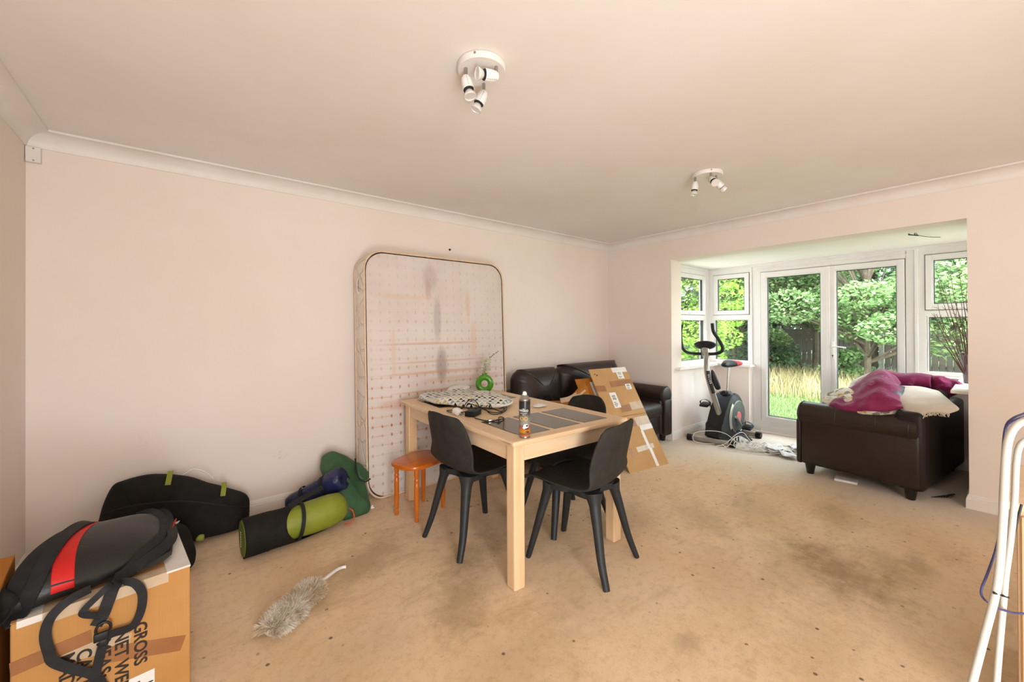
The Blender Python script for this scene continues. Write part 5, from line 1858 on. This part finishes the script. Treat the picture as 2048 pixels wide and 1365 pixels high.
part('film', 'foil', lambda q: crumple(q, [(-.05, .02, .006), (-.02, -.025, .008), (.03, -.03, .008), (.05, .0, .01), (.02, .03, .012)], .02, 6, .016), t, angle=25)

# ------------------------------------------------------------------ bedding on the bay sofa
m, tt = newmat('plum_duvet', .7, 0, .3)
b_ = tt.mix(tt.maprange(tt.noise(4, 3), .3, .7, 0, 1), '#8a2152', '#741a48')
vo = tt.node('ShaderNodeTexVoronoi', i_Scale=9.0, feature='SMOOTH_F1')
tt.link(tt.tc.outputs['Object'], vo.inputs['Vector'])
fl = tt.math('MULTIPLY', tt.maprange(vo.outputs[0], .14, .30, 1, 0), tt.maprange(tt.noise(60, 3), .35, .6, 0, 1))
tt.color(tt.mix(tt.math('MULTIPLY', fl, .55), b_, '#c06f95'))
tt.bump(tt.noise(14, 4), .5, .02)
tt.b.inputs['Sheen Weight'].default_value = .08
M['plum'] = m
m, tt = newmat('floral_sheet', .8, 0, .2)
n1 = tt.noise(16, 4, .6); n2 = tt.noise(11, 4, .65, tt.mapping((1, 1, 1), (3, 7, 2)))
b_ = tt.mix(tt.maprange(n1, .49, .58, 0, .85), '#ddd5c6', '#665d52')
tt.color(tt.mix(tt.maprange(n2, .55, .63, 0, .85), b_, '#bd8f42'))
tt.bump(tt.noise(18, 3), .6, .02)
M['floral'] = m
def sheet(name, label, cat, rows, th, m, sub=6, wr=.0, wscale=8, seed=0, origin=None):
    """control grid -> smooth draped sheet with thickness"""
    R_ = [smooth_path(r, sub) for r in rows]
    cols = list(zip(*R_))
    C_ = [smooth_path(c, sub) for c in cols]
    org = Vector(origin) if origin else C_[0][0]
    mb = MB()
    G_ = []
    for i in range(len(C_[0])):
        row = []
        for j in range(len(C_)):
            p = C_[j][i].copy()
            if wr:
                p += Vector((noise.noise(p * wscale + Vector((seed, 0, 0))) * wr, noise.noise(p * wscale + Vector((0, seed, 4))) * wr * .5, noise.noise(p * wscale + Vector((2, 0, seed))) * wr))
            row.append(p - org)
        G_.append(row)
    mb.grid(G_)
    t = thing(name, label, cat, org)
    link('cloth', mb, m, t, angle=180, mods=(('SOLIDIFY', dict(thickness=th, offset=0)), ('SUBSURF', dict(levels=1, render_levels=1))))
    return t, G_
def lump(name, label, cat, ol, thick, nrm, m, wr=.02, wscale=9, front=.5, seed=0, group=None, power=.45, part_='cover'):
    c = sum((Vector(p) for p in ol), Vector()) / len(ol)
    t = thing(name, label, cat, c, 0, group)
    mb = MB(); mb.pillow([Vector(p) - c for p in ol], thick, nrm, rings=8, front=front, wr=wr, wscale=wscale, power=power, n=5, seed=seed)
    link(part_, mb, m, t, angle=180)
    return t
lump('pillow', 'white pillow at the back of the bedding heap on the bay sofa', 'pillow', [(4.95, 1.00, .60), (4.95, .98, .72), (4.90, .93, .79), (4.90, .84, .855), (4.92, .76, .87), (4.95, .72, .75), (4.95, .80, .58)], .20, (-1, .05, .3), 'paper', .012)
lump('floral_sheet', 'crumpled floral sheet under the plum duvet on the sofa arm', 'sheet', [(4.40, 1.09, .50), (4.48, 1.09, .60), (4.58, 1.05, .69), (4.60, .94, .745), (4.58, .86, .72), (4.42, .74, .62), (4.36, .62, .655), (4.33, .53, .65), (4.27, .53, .595), (4.24, .66, .585), (4.28, .80, .56), (4.36, .92, .52)], .20, (-1, .1, .45), 'floral', .035, 12, seed=2)
t, g_ = sheet('plum_duvet', 'plum coloured duvet with pale flowers draped over the bedding heap', 'duvet',
    [[(4.98, 1.00, .56), (4.95, .93, .70), (4.92, .84, .80), (4.88, .765, .890), (4.86, .70, .885), (4.88, .60, .80)],
     [(4.72, 1.05, .56), (4.68, .97, .69), (4.66, .87, .765), (4.66, .775, .870), (4.68, .70, .885), (4.72, .60, .80)],
     [(4.50, 1.07, .56), (4.46, .975, .655), (4.44, .86, .70), (4.42, .75, .77), (4.42, .66, .80), (4.46, .565, .745)],
     [(4.36, 1.045, .565), (4.30, .95, .625), (4.27, .84, .635), (4.24, .74, .66), (4.23, .63, .68), (4.25, .535, .672)],
     [(4.34, 1.03, .545), (4.28, .94, .575), (4.25, .83, .602), (4.225, .73, .628), (4.21, .62, .650), (4.22, .515, .662)]], .022, 'plum', 6, .034, 11, 3)
t2, g_ = sheet('plum_blanket', 'plum blanket roll with pale flowers along the back of the heap under the window', 'blanket',
    [[(5.06, .80, .73), (5.06, .66, .72), (5.05, .52, .73), (5.03, .43, .74)],
     [(4.90, .79, .74), (4.90, .66, .745), (4.90, .52, .755), (4.90, .43, .77)],
     [(4.87, .775, .83), (4.86, .65, .825), (4.86, .52, .83), (4.87, .43, .835)],
     [(4.95, .775, .895), (4.94, .65, .872), (4.94, .52, .872), (4.95, .43, .870)],
     [(5.10, .79, .86), (5.10, .66, .845), (5.10, .52, .845), (5.10, .42, .845)]], .03, 'plum', 6, .014, 9, 5)
lump('plum_pillowcase', 'crumpled plum and lilac fabric end hanging at the right of the heap by the vase', 'fabric', [(4.98, .46, .80), (4.98, .45, .868), (4.98, .38, .866), (4.98, .29, .845), (4.96, .25, .800), (4.95, .262, .765), (4.90, .315, .72), (4.90, .365, .675), (4.90, .40, .73)], .16, (-1, -.1, .4), 'plum', .045, 14, seed=7)
lump('grey_cushion', 'dark grey cushion edge between the cream throw and the plum fabric', 'cushion', [(4.90, .42, .70), (4.90, .42, .765), (4.88, .36, .76), (4.86, .325, .72), (4.86, .33, .68), (4.88, .38, .66)], .12, (-1, -.1, .4), 'greycush', .006)
t, g_ = sheet('cream_throw', 'cream cotton throw with a fringed edge hanging over the sofa back corner', 'throw',
    [[(4.80, .70, .775), (4.78, .60, .785), (4.77, .48, .79), (4.76, .385, .775)],
     [(4.62, .63, .765), (4.60, .53, .770), (4.60, .43, .775), (4.60, .34, .765)],
     [(4.42, .575, .725), (4.40, .48, .735), (4.40, .38, .745), (4.42, .28, .735)],
     [(4.28, .53, .675), (4.25, .44, .70), (4.24, .33, .715), (4.28, .235, .705)],
     [(4.225, .50, .632), (4.20, .45, .615), (4.20, .375, .672), (4.215, .28, .680), (4.25, .195, .682)][:4]], .008, 'cream', 6, .008, 9, 9)
org = t.location
mb = MB()
fr2 = random.Random(8)
edge = [Vector(p) for p in g_[-1]] + [Vector(r[0]) for r in g_[-14:]]
dense = []
for a, b in zip(edge[:len(g_[-1])], edge[1:len(g_[-1])]):
    for k in range(4):
        dense.append(a.lerp(b, k / 4))
side = [Vector(r[0]) for r in g_[-16:]]
for a, b in zip(side, side[1:]):
    for k in range(3):
        dense.append(a.lerp(b, k / 3))
for p in dense:
    mb.tube([p, p + Vector((fr2.uniform(-.012, .004), fr2.uniform(-.008, .008), -.012)), p + Vector((fr2.uniform(-.014, .008), fr2.uniform(-.014, .014), -.026))], [.0032, .0016], 4)
stuff(link('fringe', mb, 'cream', t))

# ------------------------------------------------------------------ cables and papers on the bay carpet
t = thing('cable_tangle', 'tangled heap of thin white cable on the carpet in front of the exercise bike', 'cable', (4.72, 1.86, 0))
cr = random.Random(11)
def cab(pts, r=.0035):
    mb = MB(); mb.tube(smooth_path([Vector(p) - Vector((4.72, 1.86, 0)) for p in pts], 6), r, 6)
    link('cable', mb, 'cable', t)
cab([(4.60, 1.90, .04), (4.52, 2.08, .012), (4.46, 2.16, .008), (4.42, 2.24, .03), (4.42, 2.22, .12), (4.50, 2.08, .155), (4.55, 1.95, .14), (4.56, 1.82, .06), (4.62, 1.72, .02)])
cab([(4.46, 2.02, .006), (4.50, 1.93, .05), (4.55, 1.85, .15), (4.62, 1.80, .17), (4.66, 1.74, .08), (4.70, 1.66, .03)])
cab([(4.42, 1.98, .006), (4.47, 1.90, .03), (4.52, 1.86, .11), (4.60, 1.83, .13), (4.66, 1.77, .09)])
cab([(4.44, 1.94, .05), (4.42, 1.86, .01), (4.45, 1.76, .006), (4.52, 1.62, .008), (4.60, 1.52, .02)])
for k in range(26):
    f = cr.random()
    cx_, cy_ = 4.60 + .12 * f + cr.uniform(-.06, .06), 1.82 - .34 * f + cr.uniform(-.06, .06)
    r1, r2 = cr.uniform(.05, .13), cr.uniform(.03, .09)
    ph, an = cr.uniform(0, 6.3), cr.uniform(-1.2, -.5)
    pts = []
    for q in range(int(cr.uniform(6, 10))):
        a = ph + q * .85
        x_, y_ = r1 * math.cos(a), r2 * math.sin(a)
        pts.append((cx_ + x_ * math.cos(an) - y_ * math.sin(an), cy_ + x_ * math.sin(an) + y_ * math.cos(an), .006 + abs(cr.gauss(.035, .03)) * (1 - .5 * f)))
    cab(pts, .003)
t = thing('black_lead', 'coil of dark grey flex at the foot of the exercise bike', 'cable', (4.80, 1.93, 0))
mb = MB()
for k in range(5):
    mb.tube(smooth_path([(-.10 + k * .03, .08 - k * .02, .02), (-.03 + k * .03, .03, .075 + .01 * k), (.05 + k * .02, -.04, .07), (.10 + k * .015, -.09, .02)], 6), .007, 6)
link('flex', mb, 'gasket', t)
def papers(name, label, loc, seed, sx, sy, nsheet):
    r = random.Random(seed)
    t = thing(name, label, 'paper', loc)
    for k in range(nsheet):
        mb = MB()
        w, d = sx * r.uniform(.5, 1), sy * r.uniform(.5, 1)
        ox, oy, an = r.uniform(-.05, .05), r.uniform(-.08, .08), r.uniform(0, 3.1)
        rows = []
        for i in range(7):
            row = []
            for j in range(7):
                u, v = (i / 6 - .5) * w, (j / 6 - .5) * d
                x_, y_ = ox + u * math.cos(an) - v * math.sin(an), oy + u * math.sin(an) + v * math.cos(an)
                row.append((x_, y_, .004 + .012 * k + abs(noise.noise(Vector((x_ * 9 + k * 3, y_ * 9, seed)))) * .05))
            rows.append(row)
        mb.grid(rows)
        link('sheet', mb, 'paper', t, angle=30, mods=(('SOLIDIFY', dict(thickness=.001, offset=0)),))
papers('paper_heap', 'crumpled white papers on the carpet between the cable heap and the bay sofa', (4.70, 1.48, 0), 4, .26, .20, 5)
papers('paper_sheets', 'white sheets lying beside the arm of the bay sofa near the door', (4.95, 1.40, 0), 6, .28, .24, 3)
t = thing('paper_offcut', 'small white folded card just under the edge of the bay sofa', 'paper', (4.315, .88, 0), .12)
mb = MB(); mb.box((-.05, -.075, 0), (.05, .075, .018), .002); link('card', mb, 'paper', t, smooth=False)
t = thing('dried_leaves', 'dark dried leaf sprig on the carpet beside the right pier', 'leaf', (4.44, .33, 0))
for k in range(7):
    mb = MB()
    a = -1.1 + k * .12
    p0 = Vector((-.05 + k * .012, .06 - k * .012, .004)); d_ = Vector((math.cos(a) * .11, math.sin(a) * .11, .012 + .004 * (k % 3)))
    mb.ribbon(smooth_path([p0, p0 + d_ * .5 + Vector((0, 0, .008)), p0 + d_], 4), [.004, .007, .01, .012, .012, .01, .007, .004, .002], .002)
    link('leaf', mb, 'dark', t)

# ------------------------------------------------------------------ folding frame and cabinet at the right edge
t = thing('folding_airer', 'white tubular folding frame with a blue purple cord at the right edge', 'clothes airer', (1.33, .03, 0))
AO = Vector((1.33, .03, 0))
def leg_tube(name, pts, r):
    mb = MB(); mb.tube(smooth_path([Vector(p) - AO for p in pts], 7), r, 14)
    return link(name, mb, 'tube', t)
RV = Vector((.776, -.63, 0))
def uloop(name, left, width, r):
    left = [Vector(p) for p in left]
    right = [p + RV * (width + 2 * (left[0] - p).dot(RV)) - RV * 0 for p in left]
    pts = left[::-1] + [left[0] + RV * (width * .5)] + right
    return leg_tube(name, [tuple(p) for p in pts], r)
l1 = [(1.386, -.03, 1.106), (1.369, -.015, 1.103), (1.354, -.003, 1.09), (1.344, .005, 1.065), (1.339, .009, 1.023), (1.336, .012, .939), (1.332, .016, .845), (1.327, .02, .782), (1.321, .025, .738), (1.305, .039, .656), (1.285, .056, .557), (1.225, .107, .26), (1.174, .150, .008)]
l2 = [(1.44, -.034, 1.065), (1.423, -.021, 1.058), (1.41, -.01, 1.043), (1.404, -.005, 1.007), (1.401, -.002, .926), (1.393, .005, .828), (1.386, .011, .763), (1.382, .014, .712), (1.377, .019, .633), (1.37, .025, .53), (1.352, .041, .25), (1.336, .056, .008)]
uloop('leg_frame', l1, .40, .0068)
uloop('leg_frame', l2, .34, .0056)
mb = MB()
for p, r in (((1.321, .025, .738), .0045), ((1.382, .014, .712), .004)):
    c = Vector(p) - AO
    mb.lathe([(r * .5, -.004), (r * .55, .008)], 10, Matrix.Translation(c + Vector((-.002, -.004, .006))) @ rot_to((-.5, .6, .2)))
link('rivet', mb, 'dark', t)
mb = MB()
cd = [(1.60, -.18, 1.12), (1.48, -.08, 1.124), (1.419, -.031, 1.121), (1.401, -.016, 1.115), (1.382, 0, 1.104), (1.371, .009, 1.086), (1.366, .013, 1.038), (1.362, .017, .941), (1.359, .019, .866), (1.354, .024, .823), (1.34, .036, .77), (1.33, .044, .738), (1.332, .042, .72), (1.348, .029, .703), (1.369, .012, .692), (1.394, -.008, .686), (1.46, -.06, .684), (1.60, -.17, .70)]
mb.tube(smooth_path([Vector(p) - AO for p in cd], 6), .0022, 8)
mb.tube(smooth_path([Vector(p) - AO + Vector((.006, .0, -.007)) for p in cd[:9]], 6), .0017, 8)
link('cord', mb, 'purplecord', t)
mb = MB()
mb.tube(smooth_path([Vector(p) - AO for p in ((1.47, -.012, .90), (1.455, .0, .83), (1.43, .014, .75), (1.41, .028, .68))], 5), .0022, 8)
link('cord', mb, 'gasket', t)
c = thing('wooden_cabinet', 'pale wooden cabinet edge at the far right behind the white tubes', 'cabinet', (2.33, -.288, 0))
mb = MB(); mb.box((-.265, -.28, .0), (.265, .28, .715), .004); link('body', mb, 'beechz', c, smooth=False)
mb = MB(); mb.box((-.285, -.30, .715), (.285, .305, .742), .005); link('worktop', mb, 'beechy', c, smooth=False)
mb = MB(); mb.box((-.283, -.272, .04), (-.265, -.004, .70), .003); mb.box((-.283, .004, .04), (-.265, .272, .70), .003)
dr_ = link('door', mb, 'beechz', c, smooth=False)
mb = MB(); mb.lathe([(.012, 0), (.014, .012), (.010, .02), (.001, .022)], 16, Matrix.Translation((-.283, -.04, .5)) @ rot_to((-1, 0, 0))); link('knob', mb, 'chrome', dr_)
